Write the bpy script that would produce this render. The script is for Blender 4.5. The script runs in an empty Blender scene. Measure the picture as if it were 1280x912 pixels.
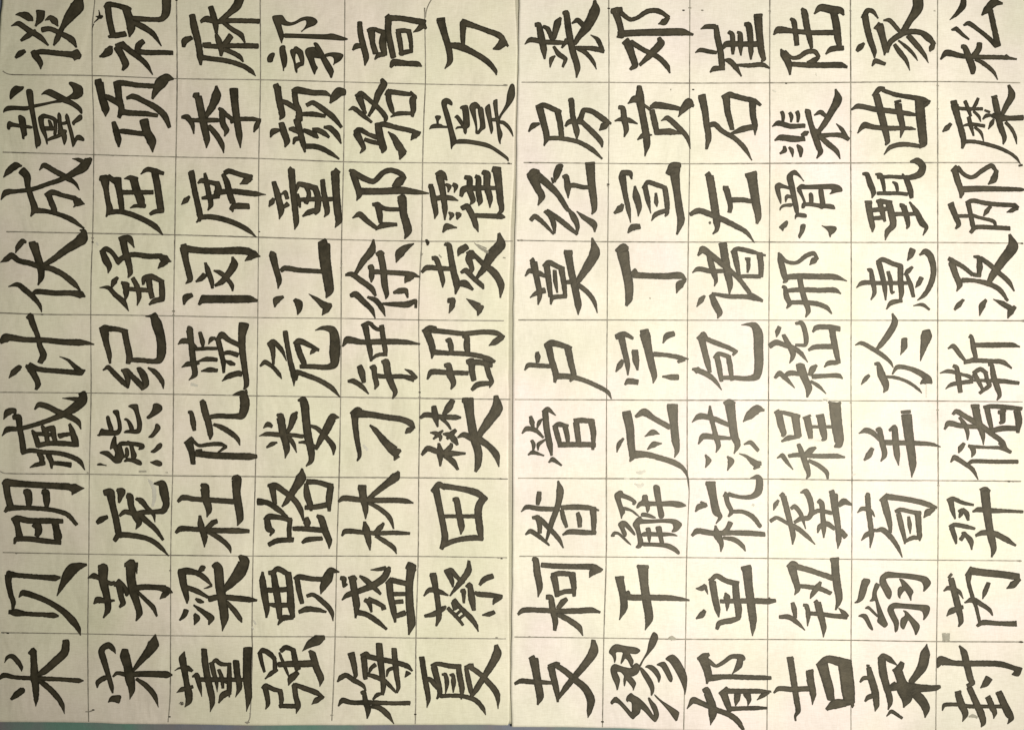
import bpy, math, random
import numpy as np
from mathutils import Vector, noise
from mathutils.geometry import delaunay_2d_cdt, tessellate_polygon

random.seed(7)
S = 0.43 / 1280.0            # metres per unit of the sheet survey (the two sheets span about 43 cm)
scene = bpy.context.scene
col = scene.collection

# ------------------------------------------------------------------ camera, world, light, exposure
cam_d = bpy.data.cameras.new("camera")
cam = bpy.data.objects.new("camera", cam_d); col.objects.link(cam)
CAM_H = 0.46
cam.location = (0, 0, CAM_H)
cam_d.sensor_width = 36
cam_d.lens = 36 * CAM_H / 0.43
cam_d.clip_start = 0.01; cam_d.clip_end = 20
scene.camera = cam

world = bpy.data.worlds.new("World"); scene.world = world
world.use_nodes = True
bg = world.node_tree.nodes["Background"]
bg.inputs[0].default_value = (0.97, 0.99, 0.74, 1)
bg.inputs[1].default_value = 0.14

def lamp(name, kind, loc, target, power, color, **kw):
    d = bpy.data.lights.new(name, kind); d.energy = power; d.color = color
    for k, v in kw.items(): setattr(d, k, v)
    o = bpy.data.objects.new(name, d); col.objects.link(o)
    o.location = loc
    o.rotation_euler = (Vector(target) - Vector(loc)).to_track_quat('-Z', 'Y').to_euler()
    return o
lamp("desk_lamp", 'SPOT', (0.222, -0.060, 0.50), (0.056, 0.020, 0), 15.3, (1.0, 0.975, 0.97),
     spot_size=math.radians(82), spot_blend=1.0, shadow_soft_size=0.045)

vs = scene.view_settings
vs.view_transform = 'Standard'; vs.look = 'None'; vs.gamma = 1; vs.exposure = 0.0
vs.use_curve_mapping = False
scene.cycles.max_bounces = 6

# ------------------------------------------------------------------ materials
def nodes_of(name):
    m = bpy.data.materials.new(name); m.use_nodes = True
    nt = m.node_tree; return m, nt, nt.nodes, nt.links, nt.nodes["Principled BSDF"]

def noise_node(N, L, vec, scale, detail=3, rough=0.55, dist=0.0):
    n = N.new("ShaderNodeTexNoise"); n.inputs["Scale"].default_value = scale
    n.inputs["Detail"].default_value = detail; n.inputs["Roughness"].default_value = rough
    n.inputs["Distortion"].default_value = dist
    L.new(vec, n.inputs["Vector"]); return n

def ramp(N, L, fac, stops):
    r = N.new("ShaderNodeValToRGB"); L.new(fac, r.inputs[0])
    e = r.color_ramp.elements
    while len(e) < len(stops): e.new(0.5)
    for i, (p, c) in enumerate(stops):
        e[i].position = p; e[i].color = (*c, 1) if len(c) == 3 else c
    return r

def mix(N, L, kind, fac, a, b):
    m = N.new("ShaderNodeMix"); m.data_type = 'RGBA'; m.blend_type = kind
    for sock, v in ((m.inputs[0], fac), (m.inputs[6], a), (m.inputs[7], b)):
        if hasattr(v, 'links') or hasattr(v, 'is_linked'): L.new(v, sock)
        else: sock.default_value = v if isinstance(v, float) else (*v, 1)
    return m.outputs[2]

def mapped(N, L, scale=(1, 1, 1), rot=0):
    t = N.new("ShaderNodeTexCoord"); mp = N.new("ShaderNodeMapping")
    mp.inputs["Scale"].default_value = scale; mp.inputs["Rotation"].default_value = (0, 0, rot)
    L.new(t.outputs["Object"], mp.inputs[0]); return mp.outputs[0]

def paper_material(name, warm):
    m, nt, N, L, P = nodes_of(name)
    v = mapped(N, L)
    fib1 = noise_node(N, L, mapped(N, L, (1, 9, 1)), 420, 3, 0.6)      # short fibres one way
    fib2 = noise_node(N, L, mapped(N, L, (9, 1, 1), 0.05), 380, 3, 0.6)
    blot = noise_node(N, L, v, 26, 4, 0.6, 0.4)
    tint = noise_node(N, L, v, 17, 2, 0.5)
    tint2 = noise_node(N, L, mapped(N, L, (1.0, 0.35, 1), 0.3), 42, 3, 0.6, 0.8)
    base = ramp(N, L, tint.outputs[0], [(0.36, (0.800*warm[0], 0.77*warm[1], 0.585*warm[2])), (0.5, (0.82*warm[0], 0.768*warm[1], 0.610*warm[2])), (0.64, (0.835*warm[0], 0.748*warm[1], 0.640*warm[2]))])
    c = mix(N, L, 'MULTIPLY', 1.0, base.outputs[0], ramp(N, L, blot.outputs[0], [(0.28, (0.88, 0.885, 0.875)), (0.62, (1, 1, 1))]).outputs[0])
    c = mix(N, L, 'MULTIPLY', 1.0, c, ramp(N, L, tint2.outputs[0], [(0.3, (0.955, 0.95, 0.93)), (0.62, (1, 1, 1))]).outputs[0])
    c = mix(N, L, 'MULTIPLY', 1.0, c, ramp(N, L, fib1.outputs[0], [(0.3, (0.91, 0.90, 0.88)), (0.62, (1, 1, 1))]).outputs[0])
    c = mix(N, L, 'MULTIPLY', 1.0, c, ramp(N, L, fib2.outputs[0], [(0.3, (0.93, 0.925, 0.91)), (0.62, (1, 1, 1))]).outputs[0])
    L.new(c, P.inputs["Base Color"])
    P.inputs["Roughness"].default_value = 0.72
    P.inputs["Specular IOR Level"].default_value = 0.3
    wr = noise_node(N, L, mapped(N, L, (1, 0.6, 1), 0.6), 48, 3, 0.5, 0.45)   # soft crumple
    b1 = N.new("ShaderNodeBump"); b1.inputs["Strength"].default_value = 0.85; b1.inputs["Distance"].default_value = 0.0020
    L.new(wr.outputs[0], b1.inputs["Height"])
    b2 = N.new("ShaderNodeBump"); b2.inputs["Strength"].default_value = 0.30; b2.inputs["Distance"].default_value = 0.00025
    L.new(fib1.outputs[0], b2.inputs["Height"]); L.new(b1.outputs[0], b2.inputs["Normal"])
    L.new(b2.outputs[0], P.inputs["Normal"])
    return m

def ink_material(name, c0, c1, rough=0.5, spec=0.5):
    m, nt, N, L, P = nodes_of(name)
    v = mapped(N, L)
    n1 = noise_node(N, L, v, 330, 4, 0.65)
    n2 = noise_node(N, L, v, 45, 3, 0.6)
    f = mix(N, L, 'MIX', 0.45, n1.outputs[0], n2.outputs[0])
    r = ramp(N, L, f, [(0.36, c0), (0.66, c1)])
    L.new(r.outputs[0], P.inputs["Base Color"])
    P.inputs["Roughness"].default_value = rough
    P.inputs["Specular IOR Level"].default_value = spec
    P.inputs["Specular Tint"].default_value = (1.0, 0.92, 0.70, 1)
    b = N.new("ShaderNodeBump"); b.inputs["Strength"].default_value = 0.4; b.inputs["Distance"].default_value = 0.0003
    L.new(n1.outputs[0], b.inputs["Height"]); L.new(b.outputs[0], P.inputs["Normal"])
    return m

M_PAPER_A = paper_material("xuan_paper_left", (1.0, 0.992, 0.96))
M_PAPER_B = paper_material("xuan_paper_right", (1.035, 1.022, 1.055))
M_BACK_SHADE = paper_material("shade_painted_backing", (0.64, 0.635, 0.59))  # paper darkened in colour to stand in for shadow in the gap
M_INK = ink_material("brush_ink", (0.010, 0.008, 0.004), (0.030, 0.024, 0.013), 0.50, 0.42)
M_CORE = ink_material("brush_ink_thin", (0.018, 0.015, 0.008), (0.068, 0.056, 0.034), 0.50, 0.42)
M_LINE = ink_material("ruling_ink", (0.11, 0.095, 0.07), (0.40, 0.365, 0.28), 0.7, 0.3)
M_SMUDGE = ink_material("diluted_ink", (0.22, 0.205, 0.15), (0.42, 0.39, 0.30), 0.7, 0.3)
M_PALE = ink_material("faint_ink", (0.50, 0.475, 0.38), (0.68, 0.64, 0.52), 0.7, 0.3)

def cloth_material():
    m, nt, N, L, P = nodes_of("patterned_cloth")
    v = mapped(N, L)
    n = noise_node(N, L, v, 22, 3, 0.5, 0.6)
    r = ramp(N, L, n.outputs[0], [(0.36, (0.13, 0.24, 0.18)), (0.47, (0.18, 0.21, 0.19)), (0.56, (0.20, 0.185, 0.185)), (0.66, (0.17, 0.19, 0.23))])
    w = noise_node(N, L, v, 260, 3, 0.6)
    c = mix(N, L, 'MULTIPLY', 1.0, r.outputs[0], ramp(N, L, w.outputs[0], [(0.2, (0.93, 0.93, 0.94)), (0.8, (1, 1, 1))]).outputs[0])
    L.new(c, P.inputs["Base Color"]); P.inputs["Roughness"].default_value = 0.9
    b = N.new("ShaderNodeBump"); b.inputs["Distance"].default_value = 0.0004; L.new(w.outputs[0], b.inputs["Height"])
    L.new(b.outputs[0], P.inputs["Normal"])
    return m
M_CLOTH = cloth_material()

# ------------------------------------------------------------------ helpers
def W(px, py):
    return (px - 640.0) * S, (456.0 - py) * S

def interp(tab, t):
    if t <= tab[0][0]: return tab[0][1]
    for (a, va), (b, vb) in zip(tab, tab[1:]):
        if t <= b:
            f = (t - a) / (b - a); f = f * f * (3 - 2 * f)
            return va + (vb - va) * f
    return tab[-1][1]

def relief(x, y):
    n = noise.noise(Vector((x * 14, y * 11, 3.1))) * 0.00055
    n += noise.noise(Vector((x * 34 + 5, y * 26, 8.4))) * 0.00022
    return n

def height_left(x, y):
    return 0.0011 + relief(x, y)

# how far the right sheet's inner edge stands up off the left sheet, along its length
CURL = [(-60, .0010), (0, .0006), (60, .0003), (200, .0003), (400, .0004), (700, .0004), (915, .0003)]
EDGE_L = [(-60, 643.3), (0, 643.8), (60, 646.6), (200, 643.0), (300, 638.2), (400, 635.8), (600, 635.6), (700, 636.0), (860, 637.0), (897, 637.0), (906, 635.0)]
EDGE_R = [(-60, 650), (0, 649), (60, 648), (200, 645.5), (400, 641.5), (600, 641), (700, 640.5), (860, 638.7), (906, 640), (920, 641)]

def height_right(x, y):
    py = 456 - y / S; px = 640 + x / S
    d = max(0.0, (px - interp(EDGE_R, py)) * S)
    return 0.00098 + relief(x, y) * 0.9 + interp(CURL, py) * math.exp(-(d / 0.006) ** 1.3)

def link(name, verts, faces, mat, parent=None, smooth=True):
    me = bpy.data.meshes.new(name); me.from_pydata(verts, [], faces); me.materials.append(mat)
    if smooth:
        me.polygons.foreach_set("use_smooth", [True] * len(me.polygons))
    me.update()
    o = bpy.data.objects.new(name, me); col.objects.link(o)
    if parent: o.parent = parent
    return o

# ------------------------------------------------------------------ tablecloth (the surface underneath)
def build_cloth():
    n = 120; a = 0.9
    vs_, fs = [], []
    for j in range(n + 1):
        for i in range(n + 1):
            x = (i / n - 0.5) * 2 * a; y = (j / n - 0.5) * 2 * a
            vs_.append((x, y, noise.noise(Vector((x * 9, y * 9, 0))) * 0.0006 - 0.0006))
    for j in range(n):
        for i in range(n):
            k = j * (n + 1) + i
            fs.append((k, k + 1, k + n + 2, k + n + 1))
    o = link("tablecloth", vs_, fs, M_CLOTH)
    o["kind"] = "structure"; o["label"] = "faded teal and grey mauve cloth showing under the bottom edge of the sheets"
    o["category"] = "tablecloth"
build_cloth()

# ------------------------------------------------------------------ the two sheets
def build_sheet(name, left, right, top, bottom, hf, mat, label, nx=250, ny=330):
    top_v, fs = [], []
    for j in range(ny + 1):
        v = j / ny
        for i in range(nx + 1):
            u = i / nx
            yb = interp(bottom, left(900) + u * (right(900) - left(900)))
            py = top + v * (yb - top)
            px = left(py) + u * (right(py) - left(py))
            x, y = W(px, py)
            top_v.append((x, y, hf(x, y)))
    n = len(top_v)
    allv = top_v + [(x, y, z - 0.00012) for x, y, z in top_v]
    R = nx + 1
    for j in range(ny):
        for i in range(nx):
            k = j * R + i
            fs.append((k, k + R, k + R + 1, k + 1))
            fs.append((n + k, n + k + 1, n + k + R + 1, n + k + R))
    rim = [i for i in range(nx + 1)] + [j * R + nx for j in range(1, ny + 1)] + [ny * R + i for i in range(nx - 1, -1, -1)] + [j * R for j in range(ny - 1, 0, -1)]
    for a, b in zip(rim, rim[1:] + rim[:1]):
        fs.append((a, b, n + b, n + a))
    o = link(name, allv, fs, mat)
    o["label"] = label; o["category"] = "paper sheet"
    o["group"] = "sheets of brush calligraphy practice"
    return o

def wob(k, amp):
    return lambda t: noise.noise(Vector((t * 0.05, k, 0))) * amp
wl, wr_, wb = wob(1.3, 0.7), wob(5.1, 0.5), wob(9.7, 0.6)
BOT_L = [(-120, 900)] + [(x, y + wb(x)) for x, y in [(0, 901), (60, 901), (112, 901.5), (160, 903), (215, 903.5), (330, 905), (430, 904.5), (540, 904.5), (610, 904), (628, 904.3)]] + [(640, 904.5)]
BOT_R = [(x, y + wb(x + 500)) for x, y in [(640, 906.5), (700, 907), (760, 908), (850, 911), (920, 913), (1060, 915), (1290, 918), (1400, 920)]]
LEFT_L = [(-70, 8), (0, 4.3), (25, 2.5), (50, 0.5), (120, -3), (400, -7), (800, -6), (910, -7)]
sheet_left = build_sheet("calligraphy_sheet",
    lambda py: interp(LEFT_L, py) + wl(py), lambda py: interp(EDGE_L, py) + wr_(py + 300),
    -70, BOT_L, height_left, M_PAPER_A,
    "greyer left sheet of ruled rice paper, its right edge tucked under the brighter sheet")
sheet_right = build_sheet("calligraphy_sheet",
    lambda py: interp(EDGE_R, py) + wr_(py), lambda py: 1345.0,
    -70, BOT_R, height_right, M_PAPER_B,
    "brighter cream right sheet of ruled rice paper, its raised edge overlapping the greyer sheet")
under = build_sheet("shade_painted_backing_sheet", lambda py: 560.0 + wl(py), lambda py: 720.0,
    -70, [(560, 899.5), (637, 903.0), (720, 903.0)], lambda x, y: 0.00075 + relief(x, y) * 0.9, M_BACK_SHADE,
    "dull grey brown backing paper, gap shadow painted into its tone, a narrow strip between sheets", 60, 200)
under["category"] = "backing paper"; del under["group"]  # added strip of paper, the shade of the gap put into its colour
SHEETS = {'L': (sheet_left, height_left), 'R': (sheet_right, height_right)}

# ------------------------------------------------------------------ ink laid on paper
def catmull(pts, step):
    """pts: (x, y, w) -> dense list following them, w = full width"""
    if len(pts) == 1: pts = [pts[0], (pts[0][0] + .5, pts[0][1] + .5, pts[0][2])]
    if len(pts) == 2:
        a, b = pts; n = max(2, int(math.hypot(b[0] - a[0], b[1] - a[1]) / step))
        return [tuple(a[k] + (b[k] - a[k]) * i / n for k in range(3)) for i in range(n + 1)]
    P = [tuple(2 * pts[0][k] - pts[1][k] for k in range(3))] + list(pts) + [tuple(2 * pts[-1][k] - pts[-2][k] for k in range(3))]
    out = []
    for i in range(1, len(P) - 2):
        p0, p1, p2, p3 = P[i - 1:i + 3]
        n = max(2, int(math.hypot(p2[0] - p1[0], p2[1] - p1[1]) / step))
        # centripetal-like damping: shorten tangents on uneven spans
        d1 = math.hypot(p2[0] - p1[0], p2[1] - p1[1]) + 1e-6
        d0 = math.hypot(p1[0] - p0[0], p1[1] - p0[1]) + 1e-6
        d2 = math.hypot(p3[0] - p2[0], p3[1] - p2[1]) + 1e-6
        t1 = [(p2[k] - p0[k]) / (d0 + d1) * d1 for k in range(2)]
        t2 = [(p3[k] - p1[k]) / (d1 + d2) * d1 for k in range(2)]
        def turn(a, b, c):
            u = (b[0] - a[0], b[1] - a[1]); v = (c[0] - b[0], c[1] - b[1])
            q = (math.hypot(*u) * math.hypot(*v)) or 1e-6
            cs = (u[0] * v[0] + u[1] * v[1]) / q
            return 1.0 if cs > 0.75 else 0.25 + 0.75 * max(0.0, (cs + 0.2) / 0.95)
        k1 = turn(p0, p1, p2); k2 = turn(p1, p2, p3)
        t1 = [v * k1 for v in t1]; t2 = [v * k2 for v in t2]
        for s in range(n):
            t = s / n; t_2, t_3 = t * t, t * t * t
            h = (2 * t_3 - 3 * t_2 + 1, t_3 - 2 * t_2 + t, -2 * t_3 + 3 * t_2, t_3 - t_2)
            x = h[0] * p1[0] + h[1] * t1[0] + h[2] * p2[0] + h[3] * t2[0]
            y = h[0] * p1[1] + h[1] * t1[1] + h[2] * p2[1] + h[3] * t2[1]
            ts = t * t * (3 - 2 * t)
            out.append((x, y, p1[2] + (p2[2] - p1[2]) * (0.5 * t + 0.5 * ts)))
    out.append(tuple(pts[-1]))
    return out

def stroke_tris(pts, seed, rough=0.42, step=1.3, cap=0.18):
    """variable width brush stroke -> list of triangles in survey units"""
    c = catmull(pts, step)
    n = len(c); Ls, Rs, dirs = [], [], []
    acc = 0.0
    for i, (x, y, w) in enumerate(c):
        a = c[max(0, i - 1)]; b = c[min(n - 1, i + 1)]
        dx, dy = b[0] - a[0], b[1] - a[1]; d = math.hypot(dx, dy) or 1e-6
        dx /= d; dy /= d; dirs.append((dx, dy))
        if i: acc += math.hypot(x - c[i - 1][0], y - c[i - 1][1])
        h = max(w, 0.7) / 2
        r1 = noise.noise(Vector((acc * 0.42, seed * 7.3, 0))) + 0.5 * noise.noise(Vector((acc * 1.1, seed * 7.3, 4)))
        r2 = noise.noise(Vector((acc * 0.42, seed * 7.3, 9))) + 0.5 * noise.noise(Vector((acc * 1.1, seed * 7.3, 14)))
        k = rough * min(1, w / 5)
        Ls.append((x - dy * (h + r1 * k), y + dx * (h + r1 * k)))
        Rs.append((x + dy * (h + r2 * k), y - dx * (h + r2 * k)))
    T = []
    for i in range(n - 1):
        T.append((Ls[i], Rs[i], Rs[i + 1])); T.append((Ls[i], Rs[i + 1], Ls[i + 1]))
    rnd = random.Random(seed)
    for end, sgn in ((0, -1), (n - 1, 1)):
        w = c[end][2]
        if w < 1.6: continue
        dx, dy = dirs[end][0] * sgn, dirs[end][1] * sgn
        A, B = (Ls[end], Rs[end])
        cx, cy = (A[0] + B[0]) / 2, (A[1] + B[1]) / 2
        ux, uy = (A[0] - cx), (A[1] - cy)
        ext = w * cap * rnd.uniform(0.8, 1.3); skew = rnd.uniform(-0.55, 0.55)
        prev = A
        for s in range(1, 7):
            th = math.pi * s / 6
            e = abs(math.sin(th)) ** 0.6 * (1 + skew * math.cos(th))
            p = B if s == 6 else (cx + ux * math.cos(th) + dx * ext * e + rnd.uniform(-.2, .2), cy + uy * math.cos(th) + dy * ext * e + rnd.uniform(-.12, .12))
            T.append(((cx, cy), prev, p)); prev = p
    return T

def chaikin(P):
    out = []
    for a, b in zip(P, P[1:] + P[:1]):
        out.append((a[0] * .8 + b[0] * .2, a[1] * .8 + b[1] * .2))
        out.append((a[0] * .2 + b[0] * .8, a[1] * .2 + b[1] * .8))
    return out

def outline_tris(P):
    return [tuple(P[i] for i in f) for f in tessellate_polygon([[Vector((x, y, 0)) for x, y in P]])]

def inset(P, d):
    n = len(P); ar = sum(P[i][0] * P[(i + 1) % n][1] - P[(i + 1) % n][0] * P[i][1] for i in range(n))
    s = 1 if ar > 0 else -1; out = []
    for i in range(n):
        a, b = P[i - 1], P[(i + 1) % n]
        dx, dy = b[0] - a[0], b[1] - a[1]; l = math.hypot(dx, dy) or 1e-6
        out.append((P[i][0] - s * dy / l * d, P[i][1] + s * dx / l * d))
    return out

def union_mesh(tris):
    verts, faces = [], []
    for t in tris:
        (ax, ay), (bx, by), (cx, cy) = t
        ar = (bx - ax) * (cy - ay) - (cx - ax) * (by - ay)
        if abs(ar) < 1e-4: continue
        k = len(verts); verts += [Vector(p) for p in t]
        faces.append([k, k + 1, k + 2] if ar > 0 else [k, k + 2, k + 1])
    ov, oe, of, _, _, src = delaunay_2d_cdt(verts, [], faces, 0, 1e-4)
    # keep the output triangles whose centre lies inside one of the stroke triangles
    A = np.array([[tuple(verts[i]) for i in f] for f in faces])
    O = np.array([[tuple(ov[i]) for i in f[:3]] for f in of]); C = O.mean(axis=1)
    a, b, c = A[:, 0], A[:, 1], A[:, 2]
    def side(p, q):
        return (q[None, :, 0] - p[None, :, 0]) * (C[:, None, 1] - p[None, :, 1]) - (q[None, :, 1] - p[None, :, 1]) * (C[:, None, 0] - p[None, :, 0])
    inside = ((side(a, b) >= -1e-6) & (side(b, c) >= -1e-6) & (side(c, a) >= -1e-6)).any(axis=1)
    return ov, [f for f, k in zip(of, inside) if k]

def ink(name, tris, side, mat, lift=0.00009):
    sheet, hf = SHEETS[side]
    ov, of = union_mesh(tris)
    vv = []
    for p in ov:
        x, y = W(p.x, p.y); vv.append((x, y, hf(x, y) + lift))
    used = sorted({i for f in of for i in f}); idx = {v: k for k, v in enumerate(used)}
    fs = []
    for f in of:
        a, b, c = (ov[i] for i in f[:3])
        ar = (b.x - a.x) * (c.y - a.y) - (c.x - a.x) * (b.y - a.y)
        g = [idx[i] for i in f]
        fs.append(g[::-1] if ar > 0 else g)       # survey y runs down: flip so faces look up
    return link(name, [vv[i] for i in used], fs, mat, sheet)

def merge_core(o, p):
    """second, thinner film of ink inside the first, in the same mesh"""
    a, b = o.data, p.data
    n = len(a.vertices)
    v = [tuple(q.co) for q in a.vertices] + [tuple(q.co) for q in b.vertices]
    f = [tuple(q.vertices) for q in a.polygons] + [tuple(i + n for i in q.vertices) for q in b.polygons]
    na = len(a.polygons)
    me = bpy.data.meshes.new(a.name); me.from_pydata(v, [], f)
    me.materials.append(M_INK); me.materials.append(M_CORE)
    me.polygons.foreach_set("material_index", [0] * na + [1] * (len(f) - na))
    me.polygons.foreach_set("use_smooth", [True] * len(f)); me.update()
    bpy.data.objects.remove(p); o.data = me
    bpy.data.meshes.remove(a); bpy.data.meshes.remove(b)

# ------------------------------------------------------------------ ruled pen lines
LINES = {'L': [
 [(119.5,-60),(120,0),(117,32),(116.5,95),(118,150),(118,212),(117,291),(115,346),(114.5,400),(115,490),(113,592),(112.5,690),(111,785),(111.3,851),(112,900.5)],
 [(222,-60),(222,0),(222.5,100),(221,195),(220.5,221),(219.5,293),(218,391),(218,490),(217,590),(215.5,635),(214.5,692),(214.5,792),(213.7,869),(211,901)],
 [(326,-60),(326,0),(326.5,100),(324.5,197),(324,296),(323,396),(322,490),(320,592),(319.5,612),(317,695),(316,794),(316.5,808),(313.5,894),(309.5,903)],
 [(431.5,-60),(431.5,0),(431,100),(430,202),(427.5,301),(427,396),(426.5,490),(424.5,595),(421.5,692),(419.5,795),(417.7,851),(415.4,899)],
 [(531,11),(532,100),(530,150),(528.5,205),(527.5,301),(525,346),(523.7,400),(525,497),(523.7,595),(523,695),(520.3,796),(520,869),(519.4,903)],
 [(531,11),(532,24),(534,12),(540,0),(552,-20),(556,-60)],
 [(5,90),(11,93.5),(20,94.5),(116,95.5),(222,99.5),(327,101),(431,103.5),(531,106),(634,108)],
 [(5,191),(118,194),(221.5,197),(324.5,199),(429.5,203),(529,204),(640,205.5)],
 [(9.5,290),(116,292),(219,294),(324.5,297),(427,300),(527.5,302),(641,302)],
 [(-4,391),(54,393),(114,393.5),(218,395),(323,397),(426.5,398),(524,400),(630,401)],
 [(-4,490),(115,491),(217.5,492.5),(321,494.5),(426.5,496),(525.5,497.5),(638,499)],
 [(-4,586),(2,588.5),(8,591),(113,592),(217,594),(320,595),(424,596),(523,596.5),(635,598)],
 [(5,689.5),(112,691.5),(214.5,693),(317,694),(421.5,694),(523,694.5),(634,696)],
 [(2.5,789.5),(111,791),(214,793),(316,794),(419.5,794.5),(521,796),(632.5,797)]],
 'R': [
 [(761,-60),(760.7,0),(761,104),(760.5,204),(759.5,301),(758.7,400),(758,499),(757.7,597),(757.5,695),(754.5,796),(752.8,907)],
 [(862,-60),(862,0),(861.5,104),(861.5,205),(860,303),(859,400),(858.5,499),(859,597),(861,612),(860,640),(858,695),(856.5,796),(854,910)],
 [(961.7,-60),(961.7,0),(961.5,104),(961.5,205),(961,303),(960.5,400),(960,499),(959.5,597),(959.5,696),(959,797),(958,912)],
 [(1062,-60),(1062,0),(1062.5,104),(1062.5,204),(1063,303),(1063,400),(1063,499),(1064,599),(1063.7,697),(1063,799),(1063,913)],
 [(1170.7,-60),(1170.7,0),(1170.7,104),(1171,204),(1171,303),(1171.2,400),(1171,500),(1171.5,600),(1171,699),(1169.6,800),(1168.7,914)],
 [(652,104),(761,104),(861.5,105),(961.5,104.5),(1062.5,104),(1171,103),(1274,104.5)],
 [(654.5,204),(761,205),(862,205.5),(961.5,205),(1062.5,204.5),(1171,204),(1273,204)],
 [(646,301),(759.5,302.5),(859.5,303),(961,303),(1062.5,303.5),(1171,303.5),(1277,304.5)],
 [(648,400),(758.7,400),(859,400.3),(961,400.3),(1063,400.4),(1171,400.5),(1279,401)],
 [(643.5,499),(758,499.5),(858.5,500),(960,500),(1063,500.7),(1171,501),(1277,502)],
 [(647.5,597),(757.7,597.5),(859,598),(960,598),(1063,599.5),(1171.5,600),(1275,601)],
 [(649.5,694),(757,695),(858,696),(959.5,697),(1063,698),(1170,699),(1274,700)],
 [(643,794.5),(754.5,796),(856.5,797.5),(959,798),(1063,799),(1169.6,800.5),(1275,801)]]}
seed = 100
for side, group in LINES.items():
    for ln in group:
        seed += 1
        pts = [(x, y, 1.2 + 0.5 * random.random()) for x, y in ln]
        ink("ruled_line", stroke_tris(pts, seed, rough=0.9, step=3.0), side, M_LINE, 0.00006)

# blots where the pen rested, and stray marks
DOTS = {'L': [(222,2,2.6),(142,195,2.6),(117,298,2.8),(117,303,2.4),(17,94.3,2.4),(12,290.2,3),(54,393,2.4),(218,389,3),(218,394,2.6),
              (325,290,2),(427,335,2.2),(427.5,330,2),(525,490,2.4),(525,496,2.6),(632,107.5,3.4),(636,205,2.8),(630,205,2.6),(5,789.5,2.8),(11,790,2.8),
              (22,690.5,2.2),(623,696,2.6),(627,697,2.2),(433,794.5,3),(621,795.5,2.6),(626,597.5,2.2),(633,598,2.2),(415.5,892,2.8),(519.5,891,2.6),
              (111,590,2),(115,887,2.2),(118,885.5,2.4),(228,877.5,3.8),(214,712,2.4),(213,894,2.4),(310,901,3.6),(314,890,2)],
        'R': [(760.7,12,2.8),(862,11,3),(877.5,14,2.4),(854,14,2.6),(961.5,15,2.4),(1062,15,2.4),(760,231,2.8),(759.7,233,2.4),(671,103.8,2.4),(663,204,2.4),(671,204.3,3),
              (652,301,3),(648,301,2.4),(664,400,2.6),(656,400,2.6),(866,113,2.4),(1171,137,2.4),(1062.5,165,2.2),(982,105,2.4),(1155,103,2.4),
              (1278,401,4),(1260,601,3),(1265,601,3),(1273,700,3.4),(1275,801,3.4),(1171,512,2.8),(662,794.3,2.4),(752.8,900,3),(1062.8,503,2.6),(1171.5,606,2.6),(1276,304.5,3),
              (1167,15,2),(1171,108,2.6),(961,746,2)]}
for side, pts in DOTS.items():
    for k, (x, y, w) in enumerate(pts):
        seed += 1
        ink("ink_dot", stroke_tris([(x - w * .6, y, w * .5), (x, y + .1, w * .75), (x + w * .6, y + .2, w * .5)], seed, rough=0.5, step=0.8, cap=0.5), side, M_LINE if k % 3 else M_INK, 0.00012)

MARKS = [  # side, material, strokes
 ('L', M_INK, [[(121,22,1.2),(126,23,5),(130,22,3)],[(125,14,1),(126,22,3),(119,30,1)],[(119,31,1),(117,36,1)]]),
 ('L', M_SMUDGE, [[(175,588.5,2),(184,588.6,2.4)],[(124,579,1.6),(130,580,1.4)],[(208,590,1),(211,590,1.2)]]),
 ('L', M_PALE, [[(187,600,2),(193,608,5),(194,622,5),(192,632,3)],[(186,598,1),(192,602,2)]]),
 ('L', M_PALE, [[(240,480,4),(248,482,3)]]), ('L', M_PALE, [[(455,556,3),(460,562,3)]]),
 ('L', M_PALE, [[(318,774,2),(321,779,2.5)],[(316,782,2),(318,785,2)]]),
 ('L', M_SMUDGE, [[(593,304,1),(600,310,3),(610,316,4),(612,318,1.5)],[(597,306,1),(608,311,2)]]),
 ('L', M_INK, [[(533,300,3),(535,304,5),(534.5,307,2)]]), ('L', M_SMUDGE, [[(549,319,1.6),(552,322,2)],[(526,322,1.2),(529,317,1)],[(629,322.5,1.6),(632,323,1.4)]]),
 ('L', M_LINE, [[(108,888,1),(114,887.5,1.2),(118,885.5,2)]]), ('L', M_PALE, [[(122,304,2.4),(124,307,2)]]),
 ('R', M_SMUDGE, [[(1179,790.5,5),(1179,799,5)],[(1184,791,5),(1183.5,799,5)]]),
 ('R', M_SMUDGE, [[(1210,894,2.5),(1215,893,4.5),(1220,895,3)]]),
 ('R', M_SMUDGE, [[(834,797,1),(839,796,6),(844,797.5,3)]]),
 ('R', M_PALE, [[(796,590,3),(801,590,4),(806,588,3)],[(793,604,2),(800,607,5),(804,604,3)],[(780,597,2),(786,598,2)]]),
 ('R', M_PALE, [[(1027,500,2),(1033,499,4),(1037,500,2)],[(1010,549,1.5),(1020,550,2.5),(1026,551,2)]]),
 ('R', M_PALE, [[(1066,593,2),(1069,592,1.4)],[(1157,470,1.4),(1157,497,1.4)]]),
 ('R', M_SMUDGE, [[(812,372,1.4),(812.5,374,1.4)],[(886,278,3),(887.5,280,3)],[(838,112,1.4),(838,114,1.4)]]),
 ('R', M_PALE, [[(965,114,1.5),(969,116,2)],[(1019,92,1),(1020,96,1)],[(940,630,3),(942,631,3)]]),
]
for side, mat, strokes in MARKS:
    tr = []
    for s in strokes:
        seed += 1; tr += stroke_tris(s, seed, rough=0.9, step=1.0)
    ink("ink_smudge", tr, side, mat, 0.00010)

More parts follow.
